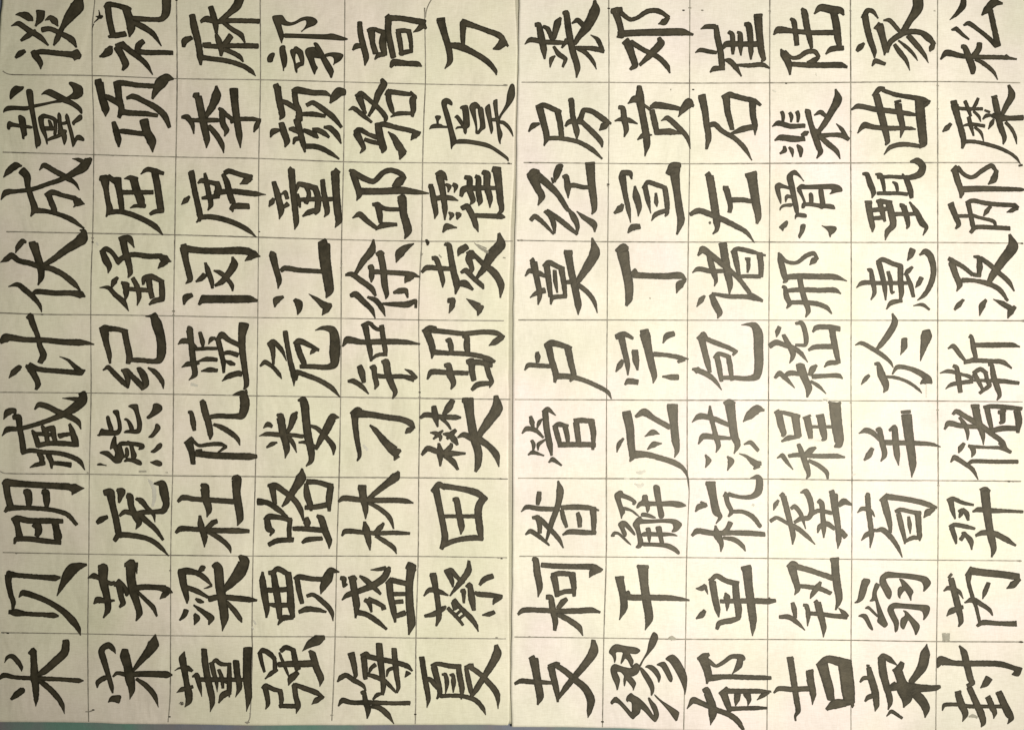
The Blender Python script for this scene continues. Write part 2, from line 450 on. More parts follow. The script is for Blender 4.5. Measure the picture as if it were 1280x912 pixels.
# ------------------------------------------------------------------ the 108 brushed characters
# '@x,y,k' starts a block surveyed k times enlarged from corner x,y; 'glyph column row' starts a
# character; every following line is one brush stroke: x,y,width along its run
DATA = """
@0,0,4
谈 0 0
132,260,18 108,272,30 84,294,14
210,352,5 207,318,28 182,280,34 172,262,26
168,272,20 215,264,26 300,272,26 365,278,30 385,280,58 405,288,28
84,80,5 105,78,20 135,84,38 160,100,30 172,110,8
209,62,42 208,95,38 184,137,10
232,108,6 258,95,26 280,112,34 296,137,8
62,136,5 100,124,26 150,158,28 205,190,28 248,232,10
185,160,20 145,185,28 112,208,14
218,155,26 255,150,24 320,178,26 365,205,32 388,242,10
275,232,10 292,200,28 318,145,24 355,88,50 392,40,66 402,2,40
祝 1 0
530,45,20 548,32,34 562,28,26
545,40,32 552,100,30 565,160,30 572,188,28
548,190,14 590,182,28 632,175,28
560,28,26 600,36,24 635,48,30 655,60,30
635,50,36 655,110,42 660,150,40 652,190,10
660,95,20 700,100,26 780,104,22 815,100,28 835,70,40 838,10,44 838,-10,44
670,118,24 710,135,30 770,175,26 812,236,6
560,238,20 548,262,44 522,282,24 503,288,10
585,235,22 620,228,32
590,240,36 615,285,32 632,325,36 618,356,12
612,222,30 640,248,30 690,285,28 735,325,24 768,378,6
722,212,26 700,230,32 688,262,26
688,262,26 740,268,26 820,268,24 868,270,22
项 1 1
484,416,30 505,420,46
502,420,40 515,490,36 532,550,40 532,586,6
530,485,24 560,498,30 600,525,24
575,425,24 605,418,28 690,430,24 780,436,24 800,440,24
592,430,36 600,500,32 612,550,30 598,590,20
766,498,12 780,465,30 808,420,56 840,395,44 872,400,10
638,495,16 670,486,28 720,508,26 780,540,30 825,580,32 852,640,18
600,560,30 650,568,28 730,572,26 792,582,18
572,615,22 585,660,32 595,700,32 598,738,10
600,660,20 625,660,26 700,670,24 740,672,28
724,606,44 738,660,40 762,710,46 768,765,6
@0,196,4
成 0 2
24,106,6 50,75,30 85,48,36 115,48,10
116,72,40 140,100,36 145,150,26 165,215,28 178,260,34 160,300,8
12,218,6 35,182,30 90,175,20 165,165,22 240,140,22 320,112,24 380,80,34 420,55,46 445,25,36 460,10,16
365,12,4 400,18,20 430,35,30 440,20,30
202,70,6 225,45,26 280,75,26 340,108,28 380,135,18 402,170,5
178,270,28 240,275,22 300,290,22 360,315,26 425,360,10
248,185,30 258,220,28 275,262,30 280,285,22
232,195,18 265,180,28 320,195,22 380,210,24
380,212,26 395,228,44 428,238,6
372,254,6 392,236,20 410,228,10
屈 1 2
504,110,26 535,110,36 550,112,26
528,115,44 535,170,26 545,230,26 552,260,32 535,302,8
545,100,24 580,125,28 600,118,26
588,112,44 598,160,32 608,220,30 614,270,26
545,280,26 600,276,24 655,288,26 720,315,26 780,350,28 818,392,8
625,112,6 655,108,26 690,118,28
672,115,40 688,170,38 708,220,40 712,250,30
655,258,6 680,248,18 730,248,22
615,180,24 680,180,22 770,180,22
708,90,6 740,66,24 780,74,26 822,86,18
776,70,34 790,140,34 800,210,34 808,260,34
755,290,16 775,278,22 822,270,24
伏 0 3
84,482,6 98,450,26 120,425,28 136,428,14
8,530,4 40,512,28 65,495,30 100,520,26 160,535,26 210,550,30 260,560,28 320,590,28 370,630,30 405,668,10
155,440,26 180,440,34
175,440,44 190,490,36 208,550,36 212,600,30 196,642,8
220,545,20 270,515,28 330,470,36 385,435,44 415,410,56 425,375,24 405,368,8
48,650,5 95,640,24 130,665,28 175,705,26 205,745,18 214,778,5
165,688,14 190,675,26 280,682,26 360,682,26 410,690,36 430,700,8
舒 1 3
508,480,20 535,462,26 565,480,22 592,520,22
518,480,28 535,520,36 550,548,30 545,582,6
600,412,18 625,408,28 650,412,34 676,456,6
618,410,36 630,470,34 650,540,30 655,580,26 645,605,8
590,530,28 620,505,26 670,490,24 740,498,26 810,498,26
800,496,22 830,515,44 860,525,6
794,560,6 815,538,30 840,530,16
562,655,10 575,625,30 592,604,16
502,655,5 545,655,20 580,690,24 620,725,28 648,772,5
612,630,16 640,640,26 638,650,22
625,632,26 635,680,28 630,718,10
640,660,20 700,665,22 750,668,22
668,608,22 690,650,26 700,700,24 690,744,6
720,640,12 725,610,26 760,600,28 820,628,22
745,600,34 755,660,26 765,705,26
812,630,26 815,680,30 815,715,26
750,740,10 775,722,26 822,710,26
@0,390,4
计 0 4
140,30,14 158,20,30 168,55,30 190,110,24 205,170,26 222,215,34 205,252,26
8,150,22 35,130,44 60,128,32 130,138,26 220,140,26 330,150,28 400,152,32 440,155,20 475,162,6
50,330,5 75,300,30 105,275,26 114,275,10
185,386,14 195,360,28 182,325,30 155,280,36 135,268,16
150,265,30 200,285,24 300,295,24 370,300,26 410,298,36 430,290,8
302,222,4 345,240,14 375,268,22 400,290,28
纪 1 4
506,90,24 530,82,36 560,85,26
525,90,44 535,150,30 550,210,26 555,256,12
555,82,26 600,88,24 640,100,24
628,100,30 640,160,30 652,220,32 645,256,22
640,240,20 700,240,24 770,246,24 800,240,34 812,200,44 808,130,44 788,60,50 770,15,34
732,22,6 765,20,16 790,20,18
520,290,8 545,275,22 580,310,26 620,350,26 645,380,8
645,378,10 645,340,26 630,300,26 612,290,12
612,290,8 640,290,20 665,320,26 700,355,30 720,385,18
718,384,14 735,360,30 722,315,36 700,285,26 690,280,10
745,278,10 780,300,26 815,345,24 822,384,5
臧 0 5
24,536,5 45,500,34 78,490,24 82,515,10
72,525,24 98,525,32 105,580,28 115,630,28 125,700,30
16,618,5 45,585,28 100,582,22 180,562,22 260,535,24 330,505,32 380,475,44 415,440,50 425,405,24 400,412,14
316,430,4 360,432,16 405,440,30
178,486,8 200,462,26 240,470,28 290,495,28 350,520,30 395,548,26 410,584,6
115,702,20 160,690,22 220,698,22 300,704,22 360,720,24 405,745,24 430,788,5
165,588,10 172,600,20 188,635,26 198,670,26
180,608,20 220,608,20 255,612,20
215,568,16 230,590,30 255,580,26 275,575,20
268,575,28 275,620,26 285,655,20
195,665,26 245,655,24 320,655,26 385,662,24 398,665,14
235,590,22 240,630,24 248,660,20
352,558,14 365,590,26 380,640,34 385,668,30
300,618,26 340,610,20 370,605,20
200,705,22 215,730,28 210,760,18
156,775,6 185,762,20 230,752,22
248,712,28 262,745,24 264,780,10
265,752,20 310,755,22 360,762,26
@0,585,4
明 0 6
25,80,26 40,68,36 60,68,30
38,75,34 45,130,32 60,190,32
32,215,14 50,198,30 120,195,22 220,200,22 290,210,22 345,230,24 390,280,18
45,70,36 140,78,30 260,85,30 350,90,34
345,90,28 380,98,44 428,98,5
365,132,5 378,110,30 400,100,14
128,115,24 145,118,38 152,160,34 150,188,24
218,115,24 235,118,36 240,160,34 240,190,20
68,255,20 90,248,30 160,260,28 240,260,28 320,262,22
85,250,36 95,290,28 105,340,34
78,375,10 88,352,26 150,350,26 230,360,26 310,368,22
175,290,22 195,275,28 200,310,36 190,335,24
280,262,34 288,300,34 296,340,40 295,372,20
庞 1 6
492,270,20 510,255,30 542,240,20
528,120,30 555,120,44 568,180,32 585,250,32 600,330,32
578,358,20 600,332,28 680,335,26 750,352,24 800,385,24 848,435,6
590,105,16 612,115,44 605,150,22 600,170,12
640,135,28 655,140,34 662,190,30 685,240,34 700,270,30 684,302,6
604,235,14 630,215,24 680,225,26 720,218,24 780,215,22 820,210,30 835,180,32 825,120,44 815,75,36 775,75,10
685,150,14 710,160,30 740,195,22 770,225,20 780,268,4
700,225,30 730,255,28 780,300,24 820,355,14
贝 0 7
40,520,20 50,525,40 48,560,30 60,630,26 72,665,24 70,700,14
45,525,34 100,532,24 200,540,24 280,545,30 308,542,12
290,635,5 315,585,26 345,530,50 370,500,54 405,485,34 440,478,12
100,642,6 120,620,30 180,635,28 250,665,26 320,710,30 370,760,36 395,795,26 408,832,5
50,715,20 85,718,36 140,724,22 220,728,22 275,732,28 298,735,10
茅 1 7
445,545,6 475,535,30 500,545,22 560,572,22 580,565,14
498,490,20 520,495,50 522,560,42 540,640,34 545,700,30 522,744,8
474,674,8 495,655,34 540,660,22 578,656,10
575,578,20 600,575,36 612,640,28 620,670,28 604,690,12
595,560,26 625,585,20 640,620,26 636,634,12
630,480,20 660,475,50 660,540,44 672,610,44 690,670,34 702,720,32 686,758,8
685,470,20 690,525,5
660,600,28 720,590,28 790,592,26 830,598,34
825,600,34 845,608,34 868,618,6
804,650,5 825,630,28 845,618,20
690,610,16 730,650,20 770,690,24 790,735,10
@0,780,5.614
米 0 8
38,265,5 60,225,24 95,220,34 130,255,36 155,295,28 158,326,5
210,200,20 240,180,44 244,260,44 250,360,56 258,450,46 260,510,36 258,570,5
0,375,22 35,352,36 110,366,28 220,372,30 320,375,32 440,380,28 560,388,34 595,388,8
85,520,20 125,485,44 165,455,44 175,445,20
270,350,28 320,320,48 400,250,54 460,190,56 470,120,48 468,108,44
270,380,28 330,425,38 390,480,40 440,550,34 460,622,5
宋 1 8
820,200,5 800,165,34 770,140,44 730,160,40 720,190,44 735,240,44 765,340,34 790,430,32 798,475,12
690,440,8 695,400,34 740,370,36 775,360,22
765,540,6 800,515,44 845,518,56
885,170,44 885,215,68 905,290,58 920,380,64 932,450,44 918,520,5
800,360,14 830,335,26 900,345,34 1000,340,40 1120,342,44 1180,345,48 1215,348,14
940,320,20 990,255,40 1050,185,58 1085,130,76 1095,80,26 1100,62,8
965,375,24 1030,420,36 1090,490,36 1118,575,5
@212,0,4
麻 2 0
75,240,18 82,210,34 115,195,22
118,82,30 128,140,36 148,220,32 158,290,32 160,330,12
160,292,26 220,300,24 300,312,24 370,335,24 410,360,24 435,386,5
172,230,22 210,228,22
210,40,26 222,80,30 235,130,28 238,172,16
160,115,16 190,102,32 240,115,24 300,110,24 400,110,24 452,112,24
260,110,26 300,75,28 340,35,42 355,0,42
275,120,20 320,155,24 360,180,26 380,218,10
238,178,18 250,210,30 262,250,30 262,285,14
180,235,22 240,238,24 300,235,24 400,235,26 446,236,26
265,240,26 290,215,30 310,185,30
275,250,24 320,270,24 355,290,24 372,314,10
季 2 1
65,590,16 90,590,30 115,620,24 125,672,8
125,480,24 145,485,38
148,490,36 162,560,36 178,640,36 190,700,32 188,744,6
238,435,12 238,480,46 215,540,36 185,585,24
110,605,20 180,605,24 240,605,22 258,606,14
200,635,24 235,675,28 265,725,26 275,770,5
250,545,14 265,560,30 270,620,30 288,655,28 278,685,8
262,555,24 290,580,22 330,610,22
325,450,42 330,520,36 340,600,34 352,680,32 358,744,6
310,610,24 360,600,22 420,600,22 460,606,16
425,665,8 438,635,26 450,610,22
颜 3 1
524,438,20 545,435,30
542,440,34 552,510,32 566,580,32 554,604,8
560,510,22 590,520,26 630,545,24 650,560,20
615,460,18 640,455,34 720,468,28 780,470,26 805,482,12
628,470,28 635,520,28 650,560,30 650,605,36
805,520,10 825,490,38 850,465,48 880,465,30
688,530,20 720,518,24 770,550,28 820,590,28 862,640,16
655,575,20 720,575,26 780,585,18
508,690,8 522,662,32 550,655,18
562,620,28 575,665,34 590,710,32 580,740,8
600,650,14 620,650,28 645,665,20
622,725,10 632,700,24 660,695,20
640,605,36 655,660,30 670,720,28 680,765,10
672,655,20 700,665,26 730,680,28 745,694,12
718,650,16 745,655,26 775,670,26 800,690,14
775,640,14 805,645,28 840,680,28 860,722,8
685,735,26 740,738,26 800,765,24 850,798,10
@212,196,4
席 2 2
62,242,5 85,220,28 104,200,12
105,80,14 125,75,14
112,80,32 125,150,28 140,220,28 155,290,30 155,325,12
138,330,8 165,305,24 230,305,26 320,330,26 390,365,24 438,404,6
180,85,14 188,130,26 200,190,26 210,240,26 195,270,8
145,135,10 165,122,26 205,130,22 240,138,24
240,130,26 248,165,34 240,195,34
165,210,14 195,205,24 250,200,22
230,185,26 300,175,26 380,182,28 430,188,26 486,192,5
270,90,18 290,130,30 305,190,30 320,232,30
278,85,24 300,75,26 350,90,24 415,108,28
412,108,24 385,125,34 355,140,6
305,265,12 325,250,30 400,250,28
315,258,26 320,278,8
童 3 2
500,252,8 515,228,28 524,212,16
525,130,24 545,200,32 560,270,32 552,314,6
562,190,10 582,180,22 592,212,20
570,258,14 595,238,26
598,70,10 612,62,24
612,68,34 620,160,32 630,260,30 636,330,28 628,366,6
640,190,20 648,225,24 655,255,12
635,180,10 650,140,24 690,148,28 735,160,28
730,155,30 745,210,32 740,270,30 728,285,20
668,300,10 700,280,28 740,268,24
685,150,22 700,190,22 685,235,22
640,218,20 720,215,24 800,215,24 820,214,20
768,120,24 772,170,26 785,240,30 790,280,26 775,304,6
828,72,30 850,85,20
830,80,42 835,180,36 842,270,36 848,320,34 830,356,6
闵 2 3
62,450,20 85,450,30
75,455,40 85,520,30 102,590,30 105,615,28 84,635,6
80,460,34 160,470,30 260,472,32 360,470,36 400,475,36
395,475,34 425,490,38 458,500,5
380,522,6 405,505,28 430,498,20
75,740,10 85,705,34 115,692,22
150,740,12 170,708,28
165,712,40 240,712,38 330,712,38 400,712,36 442,720,14
135,625,10 160,610,26 180,590,28
182,532,14 195,570,28 212,620,24 218,658,14
225,570,10 255,580,24 290,610,22 315,645,22 318,672,8
318,502,12 325,540,40 295,590,32 265,625,28 230,645,14
江 3 3
508,485,26 525,490,26
518,490,36 535,560,30 550,620,28 545,660,6
560,570,20 580,558,26 650,568,24 720,572,22 770,575,22
750,440,26 785,430,40
775,440,58 780,520,54 792,600,48 800,670,44 785,706,8
528,752,8 538,718,36 572,700,14
628,715,20 648,735,40 650,765,26 642,790,6
698,686,4 740,715,22 780,745,38 812,742,20
765,792,6 785,765,34 800,745,30
@212,390,4
蓝 2 4
45,162,5 70,145,28 105,150,24 135,180,20
95,82,26 102,85,34 112,160,28 122,250,30 130,310,28 100,340,5
65,275,6 95,260,24 150,252,20
155,102,18 168,150,24 170,175,12
135,185,18 190,182,18 240,182,16
198,160,6 212,135,24 232,130,14
150,245,10 190,235,24 240,238,20
162,295,8 205,288,26 242,292,18
235,145,16 265,115,34 300,140,24 350,165,24 372,178,20
245,135,26 258,190,26 272,250,24 275,302,14
270,208,18 300,202,22 345,215,24
285,245,14 310,255,26 330,262,14
265,345,5 300,320,26 355,305,28 358,320,14
375,60,50 365,120,36 368,200,32 380,290,28 388,360,26 375,386,10
危 3 4
456,270,10 480,250,24 520,275,20 550,310,20 564,334,5
495,165,20 520,150,28 560,185,22 588,245,5
510,155,34 520,200,24 522,262,12
572,105,20 592,102,20
582,110,26 592,170,24 605,240,26 622,310,30 625,370,5
630,335,24 640,300,26 700,320,24 760,345,24 815,380,24 855,425,6
628,160,22 650,145,30 700,165,24 748,190,16
705,212,5 720,195,24 740,188,10
640,165,30 655,210,30 675,260,28 655,276,10
655,272,20 720,272,24 790,275,26 825,260,38 828,200,52 828,130,46 815,90,38 770,80,20 730,92,5
阮 2 5
98,500,14 112,500,20 122,550,28 128,590,18
158,455,18 170,450,30 182,500,34 200,560,32 208,610,28 206,636,8
200,525,20 240,518,24 320,520,24 365,515,36 380,460,46 370,410,40 350,405,20 318,414,4
385,400,20 388,385,6
225,560,14 265,575,26 320,610,26 345,635,20 355,664,6
80,655,14 120,630,26
100,650,40 115,700,30 122,755,24
120,640,16 150,665,16 200,660,20 255,658,22 290,670,12
135,690,10 165,688,14 
285,670,20 260,690,12 245,698,6
135,705,30 220,714,32 320,718,32 400,720,34 438,720,20
娄 3 5
472,578,6 495,560,28 515,570,18
450,618,4 490,608,22 560,612,24 600,612,20 670,620,20
488,675,10 515,658,22 540,650,10
540,512,12 555,520,38 570,600,38 588,680,32 580,730,5
640,498,12 625,520,36 608,570,26 590,600,20
595,620,22 620,655,22 638,702,5
645,440,10 668,440,40 678,465,40 685,540,38 695,620,38 710,690,36 710,740,26 685,768,8
648,650,10 690,650,20 735,675,18
700,565,14 740,580,22 790,630,24 820,670,28 822,712,8
850,525,8 820,525,40 790,580,40 755,640,28 735,685,14
@212,585,4
杜 2 6
45,165,14 70,145,28 130,152,24 230,158,26 330,165,26
162,80,16 178,92,44 185,150,38 200,205,32 190,242,6
320,45,22 338,52,48 338,120,38 350,200,38 355,250,34 342,285,6
35,320,14 60,300,28 130,302,24 220,308,26 340,310,28 400,312,20
155,235,14 160,280,32 178,340,32 178,392,6
190,300,24 220,270,26 240,262,22
195,315,20 250,345,26 300,390,22 310,422,5
路 3 6
445,165,34 490,170,26 540,200,28 590,240,14
495,85,16 530,85,32 570,110,28 620,150,28 655,200,28 672,260,10
515,85,34 522,130,28 530,175,20
665,0,10 660,45,50 625,105,34 590,160,26 565,190,10
685,75,20 690,130,34 705,180,30 710,210,14
680,195,22 740,190,26 790,180,28
690,65,26 750,70,24 815,90,28
808,90,32 800,150,32 800,212,16
478,255,18 500,240,30 560,245,24 610,258,24
490,255,28 500,300,36 520,310,20 505,335,10
605,255,24 600,310,24 605,365,20
498,380,22 540,360,26 620,355,24
688,245,20 690,270,38 690,290,20
620,300,22 680,300,26 770,308,26
740,235,16 760,250,34 780,310,34 800,360,30 800,400,6
665,370,14 690,355,26 765,348,20
梁 2 7
50,510,20 90,510,34 140,520,26 180,545,26 215,582,10
65,515,40 75,580,34 90,640,26 92,672,8
85,590,24 140,610,26 195,640,16
145,520,10 170,495,30 182,490,12
215,582,14 195,592,10 175,598,4
135,648,12 155,660,24 175,665,10
55,755,10 78,730,24 88,705,26
128,778,6 140,745,34 130,725,18
125,680,10 160,705,22 210,745,36 200,778,8
220,490,20 240,478,30 248,500,44 255,580,44 268,660,44 278,740,42 268,810,5
200,650,30 250,640,26 330,645,28 400,652,28 440,656,12
270,610,24 310,570,42 355,515,60 375,460,52 355,435,20
290,665,20 330,710,26 355,745,24 365,765,8
贾 3 7
468,515,12 468,560,32 480,640,34 490,700,28 488,742,10
500,520,20 520,520,28 535,600,34 548,680,32 555,745,24
515,520,20 545,500,28 600,530,24
595,520,32 605,600,32 610,680,36 620,740,22
480,605,24 550,605,26 600,600,24
500,675,14 530,680,24 600,680,24
545,778,8 570,745,30 620,742,20
628,550,20 650,540,28 720,550,24 780,552,24
640,550,26 650,610,26 665,670,22
850,515,8 810,510,36 790,550,50 770,590,34 758,625,6
690,635,18 720,628,20 770,665,26 810,710,24 820,760,5
650,715,18 690,700,28 750,705,22 785,715,12
@212,780,5.614
董 2 8
112,182,8 98,230,50 110,310,44 125,400,38 140,480,52 140,530,44 112,574,6
42,318,5 75,300,14 130,300,40 165,320,22
55,472,5 95,450,34 170,430,24
85,548,22 98,548,22
165,360,12 195,350,40 215,420,32 232,500,5
248,170,40 255,260,44 275,380,46 300,490,44 305,540,36 290,608,5
300,270,16 330,245,30 365,270,30 425,275,22
300,260,34 315,330,34 335,400,26 340,468,5
425,265,26 425,370,36 425,450,34 425,505,8
350,310,24 370,360,30 380,440,20
220,380,32 320,380,34 420,380,30 540,382,26
350,545,10 380,490,44 430,465,40
370,390,16 410,400,22
472,250,44 480,340,44 495,430,40 468,504,5
555,160,62 550,260,56 550,380,56 560,500,46 545,604,5
强 3 8
630,200,20 660,175,36 710,200,36 745,240,30
640,200,30 655,270,26 672,325,18
740,220,24 745,290,32 740,315,24
675,375,10 720,335,32 760,310,24
775,190,16 790,230,22 830,330,20 840,360,8
785,180,30 820,155,36 880,175,28
870,165,34 885,240,40 905,310,40
838,422,8 860,370,50 905,330,34
770,275,36 850,270,42 940,270,46 1030,265,46
985,180,20 1005,200,46 1035,300,46 1065,370,46 1058,430,5
1090,85,30 1040,105,70 990,130,50 935,182,5
655,440,20 680,420,30 730,445,32 790,460,28
675,430,40 690,500,36 695,550,30 678,588,8
780,455,34 790,520,34 782,580,12
775,565,26 840,565,32 920,570,30
865,430,18 880,420,36 890,500,36 905,560,40 892,620,6
885,415,30 950,440,36 1030,470,38 1088,505,14
1000,555,5 1035,525,40 1080,500,26
@420,0,4
高 4 0
85,255,10 105,235,30 130,235,20
120,116,24 124,170,28 140,240,30 152,290,30 146,332,8
160,160,20 180,150,20 200,150,18
178,158,36 185,220,26 200,270,28
195,150,20 225,162,24 245,165,22
240,165,26 235,220,36 245,280,26
195,302,8 215,280,26 245,278,18
248,95,14 268,84,22
265,92,34 262,160,30 275,230,30 288,290,28
265,95,30 330,98,26 400,110,30 445,118,28
452,148,14 435,130,36 415,150,24 388,166,6
275,340,14 290,318,36 360,322,26 410,325,28 430,336,8
305,160,20 330,158,24 368,160,20
312,165,26 322,220,26 330,280,20
320,275,18 350,265,24 380,260,20
365,158,26 375,210,22 378,265,18
万 5 0
506,104,16 545,102,20
525,110,40 545,180,32 565,250,30 570,310,28 545,348,6
645,106,12 638,120,34 635,180,26 636,235,18
630,115,34 700,138,26 760,160,26 820,185,30 860,236,12
785,250,8 812,240,32 838,214,44 846,206,30
560,230,24 620,238,36 700,275,28 760,315,28 798,360,20 802,380,6
骆 4 1
65,555,6 90,545,24 130,575,24 180,615,14
100,485,14 125,470,26 135,480,30
118,490,36 135,535,26 150,572,14
140,480,26 170,505,22 210,540,24 250,590,24 245,615,12
230,400,18 240,425,36 215,470,34 195,530,24 165,585,14
250,480,16 265,460,26 265,500,28 280,550,26 288,570,14
270,462,26 330,470,24 375,475,20
372,465,18 400,490,16 385,500,34 388,550,28 382,586,14
275,588,8 310,572,22 385,570,18
95,665,20 115,655,30 135,655,24
105,670,36 125,710,28 140,745,24 122,770,6
130,655,24 165,675,20 205,690,24
145,700,20 180,712,22 220,720,22
208,620,26 215,650,36 225,700,36 238,745,36 232,768,10
205,640,28 235,625,28 300,640,24 370,655,24 420,672,22
375,704,6 395,680,34 415,675,16
262,662,8 290,690,28 320,740,40 350,765,16
320,800,8 332,765,40 338,750,30
@420,196,4
邱 4 2
70,70,16 92,80,28
85,85,30 105,140,32 118,190,30 105,222,6
85,75,24 130,105,30 190,125,26 240,80,26 280,70,26 330,90,26 350,110,12
345,105,20 320,125,44 290,155,28
120,175,34 230,175,32 330,170,36 400,178,26 465,185,8
85,308,8 120,290,30 160,325,26 200,355,20
185,240,16 210,245,34 220,290,30 225,330,20
205,240,24 250,262,22 320,265,20
200,365,12 235,345,30 305,340,18
312,210,20 330,210,44 340,290,36 360,370,40 345,412,8
霍 5 2
465,148,20 482,148,20
478,155,26 490,220,30 500,280,26 494,312,6
500,90,16 525,85,34 540,100,30 556,120,8
520,100,38 535,180,30 545,260,28 545,318,8
490,212,24 540,205,26 580,210,24 612,222,6
550,140,14 566,150,24 562,180,8
585,140,20 600,150,26 592,182,6
565,280,10 580,292,26 570,318,8
600,285,14 615,292,30 605,315,10
535,380,8 555,352,34 605,356,8
625,200,18 640,165,32 700,160,26 760,158,24 800,160,20
645,105,20 668,112,30 670,170,30 685,220,28 670,244,6
698,100,20 712,110,28 712,170,28 720,225,30 714,248,6
735,80,24 755,90,36 755,150,32 770,210,30 770,258,6
785,65,30 820,70,30
805,75,42 815,150,34 822,220,32 828,270,24 810,290,12
630,260,24 655,250,30 685,300,30 700,345,28 712,378,6
680,295,22 760,298,24 830,302,26 846,305,8
徐 4 3
190,415,10 180,470,38 140,520,32 100,585,18
50,592,14 80,588,26 130,622,28 180,660,28 200,695,14
205,490,20 225,482,28 238,490,20
225,492,32 238,560,32 245,640,32 255,690,24 250,712,6
165,555,20 180,550,26 180,600,28 178,628,8
175,575,24 240,578,24 310,582,24 380,590,28 420,602,8
345,632,6 360,610,36 385,600,24
390,436,8 345,460,34 320,485,44 302,530,6
290,680,14 320,672,30 350,670,26 360,705,10
75,695,20 100,688,32 140,725,28 180,765,24 198,808,6
160,702,14 200,718,26 230,755,26 248,798,6
235,735,14 300,738,24 360,738,32 400,718,16 400,755,14
凌 5 3
430,578,14 455,556,26 510,558,24 580,562,22
482,508,20 500,510,26 520,560,26 535,620,24 534,655,6
545,438,16 565,445,28 575,500,30 590,580,32 605,640,34 598,688,8
610,498,6 625,470,36 655,450,30 
615,635,28 645,635,36 685,665,14
655,485,16 680,480,28 688,510,20
680,480,36 665,510,34 680,560,24 665,590,16
625,580,14 650,570,28 690,610,24 730,645,24 738,662,10
685,485,20 740,540,26 790,580,36 825,640,34 822,705,8
815,385,14 822,440,50 780,490,50 740,560,32 705,605,16
562,720,24 585,718,28 580,750,26 566,782,6
652,710,5 690,735,30 720,755,44 738,748,12
708,795,6 718,770,26
@420,390,4
钟 4 4
35,172,8 60,140,36 130,150,26 240,148,28 340,150,26 420,160,10
132,70,20 165,55,20 185,60,14
148,68,32 160,130,26 172,190,26 178,245,14
175,60,20 205,85,20 235,85,22
230,68,24 238,130,26 248,190,24 250,215,16
175,240,12 210,215,18 255,210,20
120,270,28 130,300,34 142,350,22
62,345,14 90,345,26 130,370,24 165,408,8
175,280,20 192,275,28 195,320,24 205,360,26 196,385,8
205,318,22 260,322,22 340,322,22 390,335,26
345,285,6 375,300,20 402,330,20
232,250,18 252,250,36 262,310,34 285,370,30 298,400,24 285,432,8
胡 5 4
438,100,24 470,80,26 500,85,26
455,100,36 475,150,34 485,195,30 480,232,8
480,92,26 560,100,24 640,108,24 740,100,24 800,105,26 842,125,14
765,168,6 795,150,30 830,125,30
490,200,28 560,205,22 640,208,24 720,220,24 770,238,28 795,248,14
552,145,18 568,140,24 575,170,28 578,200,22
640,118,26 655,125,26 655,170,32 662,212,22
458,335,10 478,300,28 560,302,24 660,305,22
545,268,20 565,265,26 572,310,36 588,355,28 576,385,8
655,250,24 680,245,34 680,290,30 690,340,26
665,255,30 710,250,28 780,265,24
752,262,26 765,310,26 778,345,24 768,378,6
680,388,18 710,362,28 770,355,22
刁 4 5
80,510,24 110,488,30 125,495,30
95,510,36 100,580,28 110,650,26 120,715,20 108,742,8
105,505,40 180,512,30 260,525,28 330,535,28 375,555,32 395,580,10
348,605,8 365,590,30 385,580,20
172,564,10 200,590,26 250,650,36 300,695,50 325,690,16
292,740,6 305,715,36
樊 5 5
422,528,14 450,512,26 520,522,24 600,525,26 625,526,12
490,470,24 498,520,34 510,572,10
585,440,26 565,475,36 540,510,20
530,530,20 560,560,16 575,585,10
473,601,8 500,605,22 524,622,20 521,642,10
536,590,10 512,610,20 488,633,10
536,608,10 565,612,28 592,636,32 608,662,14
600,588,18 580,606,26 556,632,14
430,712,14 460,680,28 520,700,26 580,705,28 648,705,12
515,655,14 522,700,36 522,768,10
545,700,24 575,670,24 578,655,14
545,715,24 585,745,30 610,785,14
635,440,26 685,440,26
662,440,50 672,520,40 690,620,42 712,700,38 710,760,32 698,795,14
610,625,10 640,612,28 680,630,30
800,420,24 805,480,54 760,550,44 725,600,32 705,640,20
700,625,36 760,665,30 800,710,34 815,772,6
@420,585,4
林 4 6
15,165,12 40,148,28 120,155,26 200,158,26 300,158,26 350,162,26 388,172,8
115,95,26 150,95,26
132,95,38 140,150,36 150,205,28 150,252,6
315,15,14 300,40,44 250,80,32 200,120,26 165,150,20
165,170,18 220,200,22 270,245,24 290,300,8
32,335,10 50,312,26 140,318,22 200,322,22 300,320,22 370,324,14
145,265,14 152,300,36 165,360,28 172,406,8
240,272,14 222,295,28 190,325,20
200,335,18 250,365,24 290,395,22 304,425,6
田 5 6
482,115,22 515,80,30 545,95,26
500,100,34 520,200,30 540,300,30 545,350,34 528,400,20
540,88,28 620,100,26 700,120,34 752,155,24
735,150,34 712,200,36 720,300,34 728,355,20
530,385,26 600,358,24 690,345,28 735,350,22
530,238,18 620,238,20 705,238,20
585,155,16 602,155,30 615,220,30 628,290,32 625,328,8
盛 4 7
25,545,20 42,550,28 40,590,10 58,575,12
68,550,24 90,545,28 100,555,22
85,555,34 95,620,34 105,680,34 100,745,10
32,655,8 60,630,26 130,605,28 190,580,34 240,545,34 262,505,30 270,490,14
175,505,6 215,502,18 250,495,20
120,535,12 150,555,28 190,590,26 225,625,14
100,715,26 150,725,26 200,755,26 255,800,14
145,655,20 165,665,26 180,715,12
165,650,24 210,670,24 245,690,20
250,695,14 230,700,16
255,575,20 280,548,20
268,570,34 275,640,32 290,710,30 298,765,12
280,555,26 320,565,26 360,575,24
290,625,22 345,625,20
295,665,20 335,662,22
300,735,24 345,720,28
375,472,30 368,500,40
380,480,44 368,580,36 370,680,38 378,770,40 365,828,8
398,500,18 370,520,30
蔡 5 7
440,635,8 470,605,26 520,615,24 562,632,10
472,530,18 500,530,22
488,535,34 500,600,28 512,680,26 515,740,28 502,785,10
445,735,16 490,725,26 540,695,24 550,685,10
545,515,20 575,505,22 585,510,20
